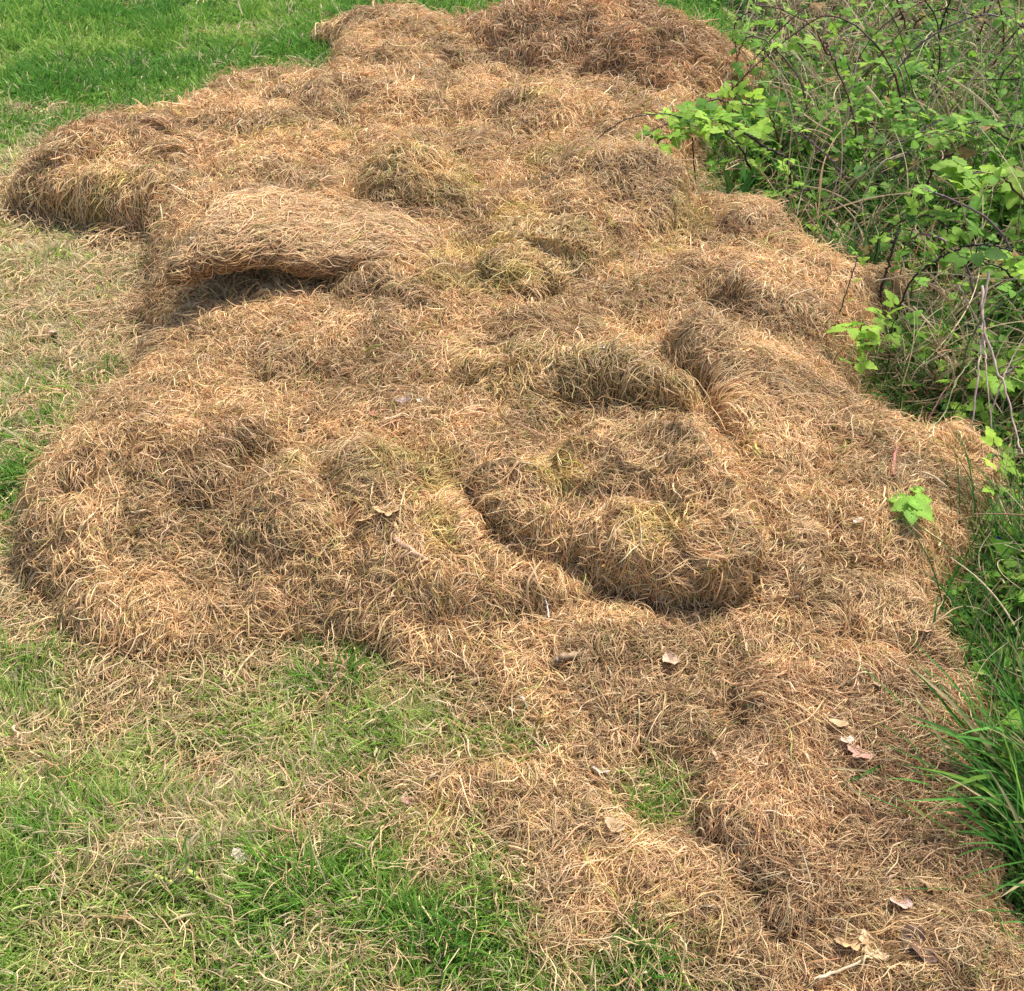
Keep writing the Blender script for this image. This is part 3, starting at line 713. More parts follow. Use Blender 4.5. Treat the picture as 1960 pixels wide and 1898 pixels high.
CANES = [  # points, Y first, Y last, r0, r1, colour, leaves, size, brightness, label
 ([(1725,150),(1739,97),(1749,54),(1772,30),(1816,17),(1873,34),(1906,60),(1930,94)],5.6,5.3,.006,.004,RED,8,.045,.5,'dark red bramble cane bowing in a wide arch at the top right'),
 ([(1782,182),(1785,141),(1792,87),(1806,37),(1824,-12)],5.4,5.3,.007,.005,DARK,7,.045,.45,'nearly black upright cane crossing the wide arch at the top right'),
 ([(1755,182),(1749,141),(1742,97),(1732,40),(1712,-10)],5.45,5.4,.006,.004,DARK,7,.045,.5,'black cane leaning back left of the crossed arch'),
 ([(1903,205),(1916,151),(1933,124),(1965,94),(2010,60)],4.6,4.3,.006,.004,PURP,8,.045,.6,'mauve grey cane leaning out of the photo below the wide arch'),
 ([(1648,432),(1645,356),(1638,255),(1631,208),(1614,161),(1594,111),(1571,77)],3.9,4.0,.006,.003,RED,12,.035,.5,'tall dark red cane rising from the forked crown in the thicket'),
 ([(1647,385),(1611,329),(1564,282),(1537,255)],3.8,3.75,.006,.004,PURP,7,.035,.6,'short purple cane leaning left from the forked crown'),
 ([(1652,392),(1675,350),(1698,319),(1739,265),(1768,235)],3.8,3.9,.007,.004,PURP,12,.04,.6,'thick purple brown cane leaning right from the forked crown'),
 ([(1504,315),(1490,262),(1463,211),(1413,198),(1369,191),(1332,205),(1302,228),(1258,245),(1225,268),(1203,287)],4.2,3.7,.006,.0025,RED,46,.045,.8,'long reddish cane arching left until its tip hangs over the pile'),
 ([(1440,330),(1400,262),(1350,240),(1289,258),(1248,279),(1208,312)],4.0,3.65,.005,.002,DARK,46,.046,.78,'dark cane arching low over the pile under the long reddish one'),
 ([(1330,330),(1320,240),(1290,221),(1228,221),(1181,238),(1124,285),(1117,291)],3.9,3.7,.0035,.0018,DARK,9,.026,.8,'thin cane reaching farthest left over the straw to a small leafy tip'),
 ([(1510,312),(1477,289),(1436,262),(1386,235),(1345,225)],3.85,3.75,.007,.005,DARK,34,.045,.78,'thick black cane slanting down right through the bright leaf cluster'),
 ([(1600,150),(1571,77),(1551,47),(1517,29),(1490,15),(1446,10)],5.3,5.2,.005,.003,RED,14,.04,.5,'dark red cane curving left above the dry stems at the top'),
 ([(1400,95),(1406,57),(1413,37),(1440,20)],5.6,5.5,.004,.003,DARK,10,.045,.7,'short black cane with pale leaves beside the back of the pile'),
 ([(1418,175),(1413,124),(1406,77)],5.0,5.0,.0045,.003,DARK,5,.03,.5,'straight black cane standing against the brown back heap'),
 ([(1716,610),(1734,559),(1758,523),(1795,498),(1835,478),(1876,468),(1920,476),(1965,490)],2.75,2.65,.0045,.003,DARK,15,.035,.55,'black cane rising from beside the straw apron and bending right'),
 ([(1683,570),(1698,518),(1714,458),(1724,430)],2.95,3.05,.006,.004,DARK,7,.035,.4,'pair of black green stems leaning at the end of the straw apron'),
 ([(1795,505),(1809,472),(1819,428)],3.1,3.1,.005,.003,DARK,9,.04,.55,'short black cane below the bright leaves at the right'),
 ([(1681,460),(1706,438),(1734,421),(1758,417),(1778,413),(1822,440)],3.25,3.0,.004,.003,DARK,18,.04,.62,'dark cane making a low hoop above the black green stems'),
 ([(1778,345),(1801,312),(1825,292),(1850,276)],3.6,3.6,.006,.004,RED,9,.04,.6,'red brown cane pointing up right over dry stalks'),
 ([(1800,200),(1790,160),(1830,150),(1880,152),(1965,152)],4.6,4.3,.004,.003,DARK,14,.042,.6,'flat dark cane running out of the photo at the right'),
 ([(1650,620),(1665,650),(1640,660),(1622,690)],2.62,2.5,.003,.002,GRN,14,.040,.78,'bright leafed bramble shoot at the corner where the apron meets the long mat'),
 ([(1740,640),(1700,610),(1700,640),(1720,600)],2.7,2.65,.003,.002,GRN,12,.042,.74,'young bramble with fresh leaves behind the bright corner shoot'),
 ([(1600,640),(1607,600),(1625,545),(1640,500),(1641,488)],2.75,2.85,.003,.0018,BRN,6,.026,.85,'lone leafy sprig standing up out of the straw apron'),
 ([(1925,1000),(1935,900),(1905,870),(1900,885)],2.0,1.95,.003,.002,GRN,7,.034,.72,'bright bramble spray hanging over the end of the jutting mat'),
 ([(1950,1000),(1925,950),(1905,940)],1.95,1.9,.003,.002,DARK,7,.032,.7,'dark stemmed bramble spray at the tip of the jutting mat'),
 ([(1975,620),(1960,560),(1925,520),(1880,500)],2.8,2.8,.005,.003,DARK,14,.05,.65,'broad leaved bramble drooping at the right border'),
 ([(1970,420),(1930,350),(1880,330),(1830,350)],3.2,3.1,.005,.003,RED,22,.052,.72,'bramble loaded with pale new leaves at the right border'),
 ([(1965,300),(1920,260),(1870,235),(1820,250)],3.7,3.6,.005,.003,DARK,22,.05,.70,'leafy bramble spreading left above the pale leafed one'),
]
for pts, Y0, Y1, r0, r1, c, nl, ls, br, lab in CANES:
    P = px(pts, Y0, Y1)
    if P[0][2] > .02: P = [np.array([P[0][0] * 1.0 + .03, P[0][1] + .02, -.01])] + P
    cane(P, r0 * .8, r1 * .8, c, lab, nl, ls * .82, br, 'bramble canes in the thicket')

# random canes through the thicket
def reach_limit(p):
    """how tall growth may be at this distance inside the thicket"""
    return np.clip(.10 + .75 * edge_sd(p[0], p[1]), .08, .8)
for i in range(64):
    for _ in range(60):
        y = rng.uniform(1.9, 9.0); x = edge_x(y) + rng.uniform(.15, 2.6 if y > 3.5 else 1.7)
        u, v = project(np.array([x, y, .1]))
        if -50 < v < 1000 and u < 2250: break
    L = rng.uniform(.5, 1.2) * (1 if edge_sd(x, y) > .4 else .5); a = rng.normal(-.2, 1.5) if edge_sd(x, y) < .7 else rng.random() * 2 * pi
    h = min(reach_limit((x, y)), L * .6)
    b = np.array([cos(a), sin(a) * .8, 0])
    pts = [np.array([x, y, -.01]), np.array([x, y, 0]) + b * L * .15 + [0, 0, h * .7], np.array([x, y, 0]) + b * L * .45 + [0, 0, h], np.array([x, y, 0]) + b * L * .8 + [0, 0, h * .75], np.array([x, y, 0]) + b * L + [0, 0, h * .35]]
    pts = [p + np.append(rng.normal(0, .03, 2), 0) for p in pts]
    if any(edge_sd(p[0], p[1]) < .02 for p in pts): 
        pts = [p if edge_sd(p[0], p[1]) > .02 else np.array([edge_x(p[1]) + .03, p[1], p[2]]) for p in pts]
    f = depth_of(pts[0]) 
    cane(pts, rng.uniform(.0025, .0055), .0018, [DARK, RED, BRN, PURP, GRN][i % 5], 'leafy bramble cane among many arching in the thicket', int(rng.integers(8, 24)), rng.uniform(.024, .038), rng.uniform(.4, .85), 'leafy bramble canes filling the thicket')

# standing dry stalks
STALKS = [
 ([(1605,518),(1621,468),(1653,381),(1669,340),(1690,310),(1730,294)],3.2,3.3,.0035,'long pale stalk slanting up right from the edge of the straw apron'),
 ([(1497,425),(1502,380),(1507,352),(1513,280),(1517,228)],3.55,3.6,.0030,'straight pale stalk rising beside the ragged peaked clump'),
 ([(1520,440),(1528,400),(1537,362),(1567,255),(1594,161)],3.5,3.7,.0028,'thin pale stalk leaning right past the peaked clump'),
 ([(1550,495),(1575,440),(1590,395),(1606,333)],3.25,3.3,.0028,'pale stalk leaning right with its foot in the peaked clump shadow'),
 ([(1437,245),(1440,168),(1447,84),(1452,18)],4.7,4.8,.0040,'straight vertical pale stalk in front of the brown back heap'),
 ([(1446,232),(1452,150),(1460,90),(1466,40)],4.8,4.9,.0032,'second vertical pale stalk just right of the straight one'),
 ([(1681,537),(1730,528),(1774,522),(1819,524),(1880,533),(1965,535)],2.8,2.6,.0026,'pale stalk lying level across the thicket to the right border'),
 ([(1880,548),(1881,636),(1874,706),(1858,835)],2.55,2.18,.0050,'thick pink grey dead stalk standing behind the jutting mat'),
 ([(1893,520),(1882,610),(1901,684),(1922,742),(1943,815),(1957,870)],2.5,2.05,.0045,'grey dead stalk leaning down right to the border'),
 ([(1834,545),(1855,584),(1881,634),(1886,650)],2.6,2.5,.0032,'short grey stalk meeting the thick dead one from the left'),
 ([(1884,640),(1889,718),(1901,838)],2.4,2.15,.0030,'thin straight stalk just right of the thick dead one'),
 ([(1780,820),(1807,794),(1828,736),(1855,697),(1877,675)],2.18,2.4,.0024,'greenish bent stalk rising behind the jutting mat'),
 ([(1770,820),(1801,760),(1831,721)],2.2,2.35,.0030,'purple brown stalk leaning right behind the jutting mat'),
 ([(1896,795),(1916,736),(1934,694),(1962,645)],2.2,2.35,.0030,'red stalk crossing the grey ones at the border'),
 ([(1742,732),(1761,703),(1807,678),(1825,672)],2.45,2.45,.0024,'pale arched stalk over dark grass above the jutting mat'),
 ([(1810,678),(1822,700),(1830,730)],2.45,2.4,.0022,'short broken stalk tip over the dark grass'),
 ([(1816,1213),(1859,1190),(1904,1167),(1965,1145)],1.66,1.66,.0032,'pale bare twig lying over grass right of the front pile'),
 ([(1795,1162),(1825,1178),(1856,1192)],1.66,1.66,.0026,'small pale twig touching the bare one'),
 ([(1290,60),(1330,68),(1365,67),(1420,50)],6.2,6.1,.0060,'long pale bent stem lying behind the back heap'),
 ([(1200,22),(1260,42),(1320,62),(1400,66)],6.5,6.3,.0055,'pale stem arching down behind the highest hump'),
 ([(1740,180),(1700,130),(1690,60),(1665,0)],5.2,5.6,.0038,'pale thin stalk leaning left near the top'),
 ([(1640,170),(1615,110),(1580,40),(1560,-10)],5.4,5.7,.0040,'long straw stalk leaning left above the thicket middle'),
 ([(1610,160),(1630,100),(1660,30),(1680,-10)],5.4,5.7,.0040,'straw stalk crossing the leaning one near the top'),
 ([(1760,340),(1735,300),(1700,270),(1660,235)],3.8,3.9,.0030,'pale stalk lying across the purple brown cane'),
 ([(1240,150),(1260,190),(1275,225),(1285,250)],4.2,4.0,.0022,'wispy dead stem drooping on the face of the back heap'),
]
for pts, Y0, Y1, r, lab in STALKS:
    P = px(pts, Y0, Y1)
    c = PALE if 'pale' in lab or 'straw' in lab else (.42,.30,.24) if 'grey' in lab or 'thick' in lab or 'thin' in lab else (.16,.05,.04) if 'red' in lab or 'purple' in lab else (.30,.33,.12) if 'green' in lab else PALE
    cane(P, r * .75, r * .45, c, lab, 0, name='dry_stalk', cat='dry stalk', thorns=False, group='dry stalks in the thicket')
for i in range(190):
    for _ in range(60):
        y = rng.uniform(2.0, 9.5); x = edge_x(y) + rng.uniform(.05, 2.4 if y > 3.5 else 1.4)
        u, v = project(np.array([x, y, .1]))
        if -30 < v < 900 and u < 2150: break
    hh = rng.uniform(.25, .8) * np.clip(.5 + edge_sd(x, y), .5, 1.2)
    dx, dy = rng.normal(.05, .35) * hh, rng.normal(0, .3) * hh
    if edge_sd(x, y) < .3: dx = abs(dx)
    pts = [np.array([x, y, -.01]), np.array([x + dx * .35 + rng.normal(0, .01), y + dy * .35, hh * .45]), np.array([x + dx, y + dy, hh]), np.array([x + dx * 1.5, y + dy * 1.5, hh * 1.2])]
    if rng.random() < .3: pts[2][2] *= .75; pts[3] = pts[2] + [dx * .8 + .06, dy, -.08]
    cane(pts, rng.uniform(.0012, .0026) * (1 + .12 * y), .0012, (np.array(PALE) * rng.uniform(.6, 1.1) * [1, rng.uniform(.85, 1), rng.uniform(.75, 1)]), 'thin dry stalk among many standing in the thicket', 0, name='dry_stalk', cat='dry stalk', thorns=False, group='thin dry stalks scattered in the thicket', nres=10)

# ground cover, tall grass and dead tangle: beyond counting
def thicket_pts(n, y0=1.0, y1=13, xmax=3.0, ymul=1.0, inner=.0, power=1.0):
    out = []
    while sum(len(o) for o in out) < n:
        y = 1.0 / (1 / y1 + rng.random(n * 3) * (1 / y0 - 1 / y1))         # denser near the camera
        x = edge_x(y) + inner + (xmax * np.clip(y / 4, .5, 2.6)) * rng.random(n * 3)
        P = np.stack([x, y, x * 0 + .1], 1); out.append(P[in_view(P, 330)])
    P = np.concatenate(out)[:n]; P[:, 2] = ground_z(P[:, 0], P[:, 1]); return P
def cover():
    n = 30000
    P = thicket_pts(n); e = edge_sd(P[:, 0], P[:, 1]); s = np.clip(depth_of(P) / 2.2, .8, 3.2)
    dens = fbm(P[:, 0] * 2.6, P[:, 1] * 2.6, 3, 701)
    grassy = sstep(1.9, 1.5, P[:, 1])
    k = rng.random(n) < (.25 + 1.3 * sstep(.35, .65, dens)) * (1 - .75 * grassy); P, e, s, dens = P[k], e[k], s[k], dens[k]; n = len(P)
    hmax = np.clip(.05 + .5 * e, .04, .30) * (.5 + dens)
    P[:, 2] += hmax * rng.random(n) ** .7
    a = rng.random(n) * 2 * pi
    fw = np.stack([np.cos(a), np.sin(a), rng.normal(0, .35, n)], 1); up = np.stack([rng.normal(0, .35, n), rng.normal(-.1, .35, n), np.ones(n)], 1)
    sz = .026 * s ** .55 * rng.lognormal(0, .35, n)
    C = leafcol(n, .44) * (.8 + .5 * fbm(P[:, 0] * 1.7, P[:, 1] * 1.7, 2, 711)[:, None])
    V, f, C = scatter(SIM, P, fw, up, sz, C)
    tag(mesh_obj('undergrowth', V, f, M_LEAF, None, C), 'dense low green weeds and small leaves covering the thicket floor', 'undergrowth', kind='stuff')
    # tall grass
    n = 30000
    P = thicket_pts(n, .9); e = edge_sd(P[:, 0], P[:, 1]); s = np.clip(depth_of(P) / 2.2, .8, 3.5)
    g = fbm(P[:, 0] * 3.2, P[:, 1] * 3.2, 3, 721); k = rng.random(n) < .2 + 1.3 * sstep(.4, .62, g); P, e, s, g = P[k], e[k], s[k], g[k]; n = len(P)
    Lg = np.clip(.08 + .30 * e, .06, .32) * rng.lognormal(0, .3, n) * np.where(P[:, 1] < 1.9, 1.15, 1)
    az = fbm(P[:, 0] * 3, P[:, 1] * 3, 2, 731) * 4 * pi + rng.normal(0, .8, n); lean = np.abs(rng.normal(.3, .22, n)); bend = np.abs(rng.normal(.7, .4, n))
    m = 6; Q = np.zeros((n, m, 3)); p = P.copy(); p[:, 2] -= .005
    for i in range(m):
        Q[:, i] = p; p = p + np.stack([np.sin(lean) * np.cos(az), np.sin(lean) * np.sin(az), np.cos(lean)], 1) * (Lg / (m - 1))[:, None]; lean = (lean + bend * .3).clip(0, 2.4)
    # keep the blades off the straw
    low = edge_sd(Q[..., 0], Q[..., 1]).min(1) > -.04; Q, s, n, e = Q[low], s[low], int(low.sum()), e[low]
    w = .0028 * s ** .8 * rng.lognormal(0, .3, n)
    C = np.array([.075,.20,.030]) * rng.lognormal(0, .3, (n, 1)); k = rng.random(n) < .18; C[k] = np.array([.20,.36,.06]) * rng.lognormal(0, .2, (k.sum(), 1))
    k = rng.random(n) < .14; C[k] = np.array([.48,.38,.20]) * rng.lognormal(0, .25, (k.sum(), 1))
    tag(curves_obj('tall_grass', Q, (w / 2)[:, None] * np.array([.8, 1, 1, .9, .6, .2])[None], C, M_BLADE), 'dark green long grass growing between the brambles', 'grass', kind='stuff')
    # dead tangle
    n = 30000
    P = thicket_pts(n, 1.2); e = edge_sd(P[:, 0], P[:, 1]); s = np.clip(depth_of(P) / 2.2, .8, 3.5)
    g = fbm(P[:, 0] * 1.9, P[:, 1] * 1.9, 3, 741); k = rng.random(n) < .16 + 1.2 * sstep(.48, .68, g) + .5 * (P[:, 1] > 4.8); P, e, s = P[k], e[k], s[k]; n = len(P)
    P[:, 2] += np.clip(.03 + .35 * e, .02, .22) * rng.random(n)
    az = rng.random(n) * 2 * pi; el = rng.normal(.25, .55, n); Lg = .14 * s ** .5 * rng.lognormal(0, .45, n); m = 5; Q = np.zeros((n, m, 3)); p = P.copy(); kap = rng.normal(0, .35, n)
    for i in range(m):
        Q[:, i] = p; p = p + np.stack([np.cos(el) * np.cos(az), np.cos(el) * np.sin(az), np.sin(el)], 1) * (Lg / (m - 1))[:, None]; az = az + kap; el = el - .12
    low = (edge_sd(Q[..., 0], Q[..., 1]).min(1) > -.02) & (Q[..., 2].min(1) > -.02); Q, s, n = Q[low], s[low], int(low.sum())
    w = .0020 * s ** .8 * rng.lognormal(0, .4, n)
    C = np.array([.52,.40,.24]) * rng.lognormal(0, .35, (n, 1)); k = rng.random(n) < .25; C[k] = C[k] * [.6, .45, .42]
    tag(curves_obj('dead_stems', Q, (w / 2)[:, None] * np.array([.9, 1, 1, .8, .5])[None], C, M_STRAW), 'tangle of dead brown stems lying through the thicket', 'dead stems', kind='stuff')
cover()

# ------------------------------------------------------------------ single plants
def tuft(base, n, Lr, az0, azs, lean0, w, colr, label, name='grass_tuft', cat='grass tuft', m=8, spread=.08, droop=1.4):
    root = empty(name, base, label, cat)
    P = np.zeros((n, m, 3)); p = np.array(base) + np.concatenate([rng.normal(0, spread, (n, 2)), np.zeros((n, 1))], 1)
    az = az0 + rng.normal(0, azs, n); l = np.abs(rng.normal(lean0, .3, n)); Lg = rng.uniform(*Lr, n); b = rng.uniform(.4, 1, n) * droop / m
    for i in range(m):
        P[:, i] = p; p = p + np.stack([np.sin(l) * np.cos(az), np.sin(l) * np.sin(az), np.cos(l)], 1) * (Lg / (m - 1))[:, None]; l = (l + b).clip(0, 2.2); az = az + rng.normal(0, .04, n)
    # flat strap blades with a keel: three vertices across
    T = np.gradient(P, axis=1); T /= np.linalg.norm(T, axis=-1, keepdims=True)
    S = np.cross(T, np.array([0, 0, 1.0])); S /= np.maximum(np.linalg.norm(S, axis=-1, keepdims=True), 1e-6); U = np.cross(S, T)
    tw = rng.normal(0, .4, (n, 1, 1)); S2 = S * np.cos(tw) + U * np.sin(tw); U2 = np.cross(S2, T)
    ww = (w * rng.lognormal(0, .25, n))[:, None, None] * (np.array([.6, .9, 1, 1, .9, .75, .5, .06])[None, :, None] if m == 8 else 1)
    V = np.stack([P - S2 * ww + U2 * ww * .35, P, P + S2 * ww + U2 * ww * .35], 2)          # n,m,3,3
    idx = np.arange(n * m * 3).reshape(n, m, 3)
    f = np.stack([idx[:, :-1, :-1], idx[:, :-1, 1:], idx[:, 1:, 1:], idx[:, 1:, :-1]], -1).reshape(-1, 4)
    C = np.array(colr)[None] * rng.lognormal(0, .22, (n, 1)); k = rng.random(n) < .12; C[k] = C[k] * [2.2, 1.5, 1.3]
    if w < .006: k = rng.random(n) < .05; C[k] = [.5, .42, .22]
    mesh_obj('blades', V.reshape(-1, 3), f, M_LEAF, root, np.repeat(C, m * 3, 0))
    return root
b1 = at_z(1985, 1560, 0); tuft(b1, 150, (.20, .36), pi * .95, .55, .55, .0032, (.085,.235,.042), 'lush tall green grass tuft bending left towards the large front mat', spread=.07)
b2 = at_z(2040, 1700, 0); tuft(b2, 110, (.18, .32), pi * .9, .7, .5, .0030, (.080,.22,.04), 'green grass tuft at the right border below the lush bending one', spread=.07)
b3 = at_z(1930, 1820, 0); tuft(b3, 60, (.08, .16), pi * .7, 1.2, .5, .0026, (.10,.23,.045), 'short grass tuft by the bottom right corner of the pile', spread=.05)
b4 = at_z(1940, 1300, 0); tuft(b4, 80, (.16, .28), pi * .6, 1.0, .4, .0022, (.06,.17,.032), 'thin dark grass tuft beside the frayed rim of straw', spread=.09)
b5 = at_z(1950, 1120, 0); tuft(b5, 90, (.22, .38), pi * .7, .9, .25, .0016, (.055,.16,.035), 'wiry dark green grass tuft above the bare twig', spread=.10)
b6 = at_z(1760, 800, 0); tuft(b6, 110, (.10, .22), pi * .5, 1.6, .4, .0018, (.035,.11,.022), 'shaded dark grass tuft in the bay behind the jutting mat', spread=.12)
b7 = at_z(1400, 400, 0); tuft(b7, 26, (.10, .2), pi * 1.4, 1.6, .6, .011, (.075,.20,.045), 'broad leaved green dock plant behind the bright straw ridge', name='dock_plant', cat='plant', spread=.03, droop=.9)
b8 = at_z(1640, 540, 0); tuft(b8, 50, (.15, .3), pi * .5, 1.2, .3, .003, (.07,.18,.05), 'blue green grass tuft between the pale stalks and the apron', spread=.06)
b9 = at_z(1860, 700, 0); tuft(b9, 22, (.12, .24), pi * .7, 1.2, .5, .013, (.05,.15,.035), 'broad dark leaved plant behind the thick dead stalk', name='dock_plant', cat='plant', spread=.04, droop=.9)
for j, (u, v, yy) in enumerate([(1460,250,4.6),(1560,210,5.0),(1880,70,7.0),(1500,300,4.3),(1330,70,6.6)]):
    tuft(at_z(u, v + 25, 0), 90, (.18, .34), rng.random() * 6, 1.6, .35, .004, (.075,.24,.035), ['green grass tuft under the long reddish arched cane','bright green grass tuft left of the tall dark red cane','green grass tuft inside the wide arch at the top right','grass tuft rising left of the forked crown','green grass tuft just behind the brown back heap'][j], spread=.13)

# hero bramble shoot on the jutting mat
def hero():
    c = on_surface(1745, 992); dY = c[1] - 1.93; root = empty('bramble_shoot', c, 'fresh young bramble shoot with bright serrated leaves growing through the jutting mat', 'bramble shoot')
    tips = [(1716,955,1.99,.062,2.6,.75),(1728,968,1.95,.052,3.4,.7),(1738,955,1.98,.05,1.9,.8),(1766,976,1.93,.066,5.3,.82),(1756,962,1.95,.05,.4,.7),(1770,955,1.97,.045,.2,.78),(1752,940,2.02,.035,1.4,.9),(1760,938,2.03,.032,1.0,.85),(1745,990,1.91,.04,4.6,.4)]
    parts = []; LV = []; 
    for u, v, y, s, a, br in tips:
        p = at_y(u, v, y + dY - .03); p[2] = max(p[2], surf_z(p[0], p[1]) + .03); P = crv([c - [0, 0, .03], (c + p) / 2 + [0, 0, .01], p], 6); parts.append(tube(P, .0014, .0009, 5))
        V, f = leaflet(.05, .42, .12, .12, 13)
        # pleats along the side veins
        V = V.copy(); V[:, 2] += .022 * np.abs(np.sin(V[:, 1] * pi * 5)) * (np.abs(V[:, 0]) > .02)
        fw = np.array([cos(a), sin(a), -.15]); up = np.array([rng.normal(0, .15), -.25 + rng.normal(0, .1), 1.0])
        fw /= np.linalg.norm(fw); sd = np.cross(fw, up); sd /= np.linalg.norm(sd); up = np.cross(sd, fw)
        W = p - fw * s * .5 + s * (V[:, 0:1] * sd + V[:, 1:2] * fw + V[:, 2:3] * up)
        t = np.array([.14, .34, .05]) * (1 - br) + np.array([.30, .52, .07]) * br
        C = np.tile(t, (len(V), 1)); C[1::3] = C[1::3] * 1.25
        LV.append((W, f, C))
    V, f = join(parts); mesh_obj('stem', V, f, M_STEM, root, stemcol(len(V), (.16,.26,.06)))
    for W, f, C in LV: mesh_obj('leaf', W, f, M_LEAF, root, C)

# ------------------------------------------------------------------ dead leaves, bark, sticks on the pile and the lawn
def surf_z(x, y): return float(gsample(np.maximum(UN, GZ), np.array([x]), np.array([y]))[0])
def on_surface(u, v):
    d = ray(u, v); t = .9
    while t < 9:
        p = np.array([0, 0, CAM_H]) + d * t
        if p[2] < surf_z(p[0], p[1]) + .006: return p
        t += .006
    return at_z(u, v, 0)
def dead_leaf(u, v, size, rot, c, label, kind='oak', lift=.015, group=None, curlf=.35):
    p = on_surface(u, v); n = 13; size = size * 1.15
    t = np.linspace(0, 1, n); V = []
    for i, a in enumerate(t):
        if kind == 'oak': w = (.30 * sin(pi * a ** .9) ** .7) * (1 + .35 * sin(a * 19)) + .012
        elif kind == 'tri': w = .48 * (1 - a) ** .9 * min(1, a * 9 + .2) * (1 + .1 * sin(a * 23)) + .01
        else: w = .33 * sin(pi * a ** .8) ** .8 + .01
        z = curlf * (a - .45) ** 2 + .06 * sin(a * 9)
        V += [(-w, a - .5 + .03 * sin(a * 30), z + w * w * 1.3 * curlf + .05 * sin(a * 11 + 1)), (0, a - .5, z), (w * (1 + .1 * sin(a * 7)), a - .5, z + w * w * 1.6 * curlf + .05 * sin(a * 13))]
    V = rotz(np.array(V), rot) * size
    tx, ty = rng.normal(0, .25), rng.normal(0, .25) - .2
    V[:, 2] += V[:, 0] * tx + V[:, 1] * ty
    V = V + p + [0, 0, lift]
    f = []
    for i in range(n - 1):
        b = i * 3; f += [(b, b + 1, b + 4, b + 3), (b + 1, b + 2, b + 5, b + 4)]
    C = np.tile(np.array(c), (len(V), 1)) * rng.normal(1, .06, (len(V), 1)); C[1::3] *= .85
    o = mesh_obj('dead_leaf', V - p, np.array(f), M_DEADLEAF, None, C); o.location = tuple(p)
    tag(o, label, 'dead leaf', group); return o
TN, PK, RB, WH, DK = (.62,.44,.25), (.56,.33,.24), (.27,.12,.07), (.66,.58,.48), (.12,.075,.05)
LEAVES = [
 (1667,1822,.052,.3,(.68,.50,.29),'oak','large pale curled leaf near the bottom right corner'),(1625,1812,.045,1.5,(.60,.40,.20),'oak','curled orange tan leaf left of the large pale one'),
 (1742,1812,.045,2.6,DK,'ov','dark brown leaf at the bottom right corner'),(1765,1835,.04,1.2,(.20,.12,.08),'ov','second dark leaf just below the dark brown one'),
 (795,1548,.045,1.6,PK,'tri','pink brown leaf at the left tip of the flat straw wisp'),(1000,1660,.034,.5,(.60,.50,.44),'oak','crumpled pinkish grey leaf on green grass beside the straw arm'),
 (742,988,.055,1.5,(.62,.42,.22),'oak','long tan oak leaf on the front centre heap'),(697,1005,.045,2.9,(.62,.43,.22),'oak','upright tan oak leaf left of the long one'),
 (1904,1148,.07,.9,(.60,.38,.26),'tri','large pinkish triangular leaf beside the bare twig'),(1922,1185,.065,2.4,(.30,.19,.11),'ov','large dull brown leaf under the bare twig'),
 (1856,998,.03,1.4,(.66,.34,.26),'ov','small salmon leaf at the edge below the jutting mat'),(1640,1452,.045,.6,PK,'oak','pink curled leaf in the middle of the large front mat'),
 (1618,1428,.026,1.9,WH,'oak','white bleached leaf scrap beside the pink curled leaf'),(1602,1395,.032,1.2,TN,'ov','tan leaf near the top of the large front mat'),
 (1283,1272,.045,.1,(.60,.42,.28),'ov','tan upright leaf above the green gap'),(985,1365,.035,2.8,(.74,.68,.56),'ov','white papery leaf at the front edge of the pile'),
 (790,1298,.05,1.2,(.50,.34,.20),'tri','broad tan leaf where the front centre heap meets the lawn'),(1285,1528,.034,.8,PK,'oak','pink leaf lying in the green gap'),
 (632,923,.034,2.2,(.60,.42,.36),'ov','round pinkish leaf on the crest of the pale crested heap'),(722,800,.04,1.6,(.40,.17,.10),'oak','dark red crumpled leaf on the low brown hump'),
 (772,777,.036,1.4,(.40,.30,.27),'ov','grey purple leaf on the low brown hump'),(815,753,.04,1.2,(.70,.55,.42),'oak','pale pink leaf at the top of the low brown hump'),
 (880,440,.04,1.0,(.62,.50,.42),'oak','pale grey leaf on the rounded olive clump'),(895,392,.045,1.5,(.42,.28,.25),'ov','mauve leaf behind the pale grey leaf'),
 (985,530,.045,1.4,(.64,.45,.32),'oak','pink tan leaf by the small dark hole'),(1255,935,.036,2.0,(.62,.45,.28),'oak','tan leaf high on the shaggy heap'),
 (1060,1008,.04,1.0,TN,'oak','tan leaf under the steep yellowish ridge'),(985,1022,.035,.5,(.66,.48,.38),'oak','pink tan scrap right of the tan oak leaves'),
 (107,645,.05,.3,(.66,.50,.40),'oak','pink leaf on the littered lawn at the left'),(140,716,.045,1.3,(.64,.44,.26),'ov','tan leaf on the littered lawn below the pink one'),
 (630,1282,.032,1.1,(.22,.07,.05),'ov','dark red leaf on grass in front of the pale crested heap'),(418,1293,.034,.4,(.58,.42,.24),'ov','tan leaf on grass below the wide brown heap'),
 (1762,1215,.05,2.9,(.66,.44,.30),'oak','salmon tan leaf standing at the frayed rim'),(1490,1104,.036,1.0,(.34,.18,.10),'oak','red brown leaf right of the shaggy heap'),
 (1645,770,.03,.3,(.62,.42,.30),'ov','pale leaf tip on the edge of the long smooth mat'),(1640,1008,.025,2.2,WH,'oak','white scrap on the shaded clump left of the bramble shoot'),
 (1720,1738,.034,1.5,(.60,.42,.34),'ov','pink leaf low on the large front mat'),(1380,1465,.04,.8,(.56,.38,.22),'tri','brown leaf left of the large front mat'),
 (1175,1590,.034,1.0,(.60,.42,.24),'ov','tan leaf on the combed strands of straw'),(460,1650,.03,.8,(.70,.58,.48),'oak','crumpled white leaf on the dry patch of lawn'),
]
for u, v, s, r, c, kd, lab in LEAVES: dead_leaf(u, v, s, r, c, lab, kd)
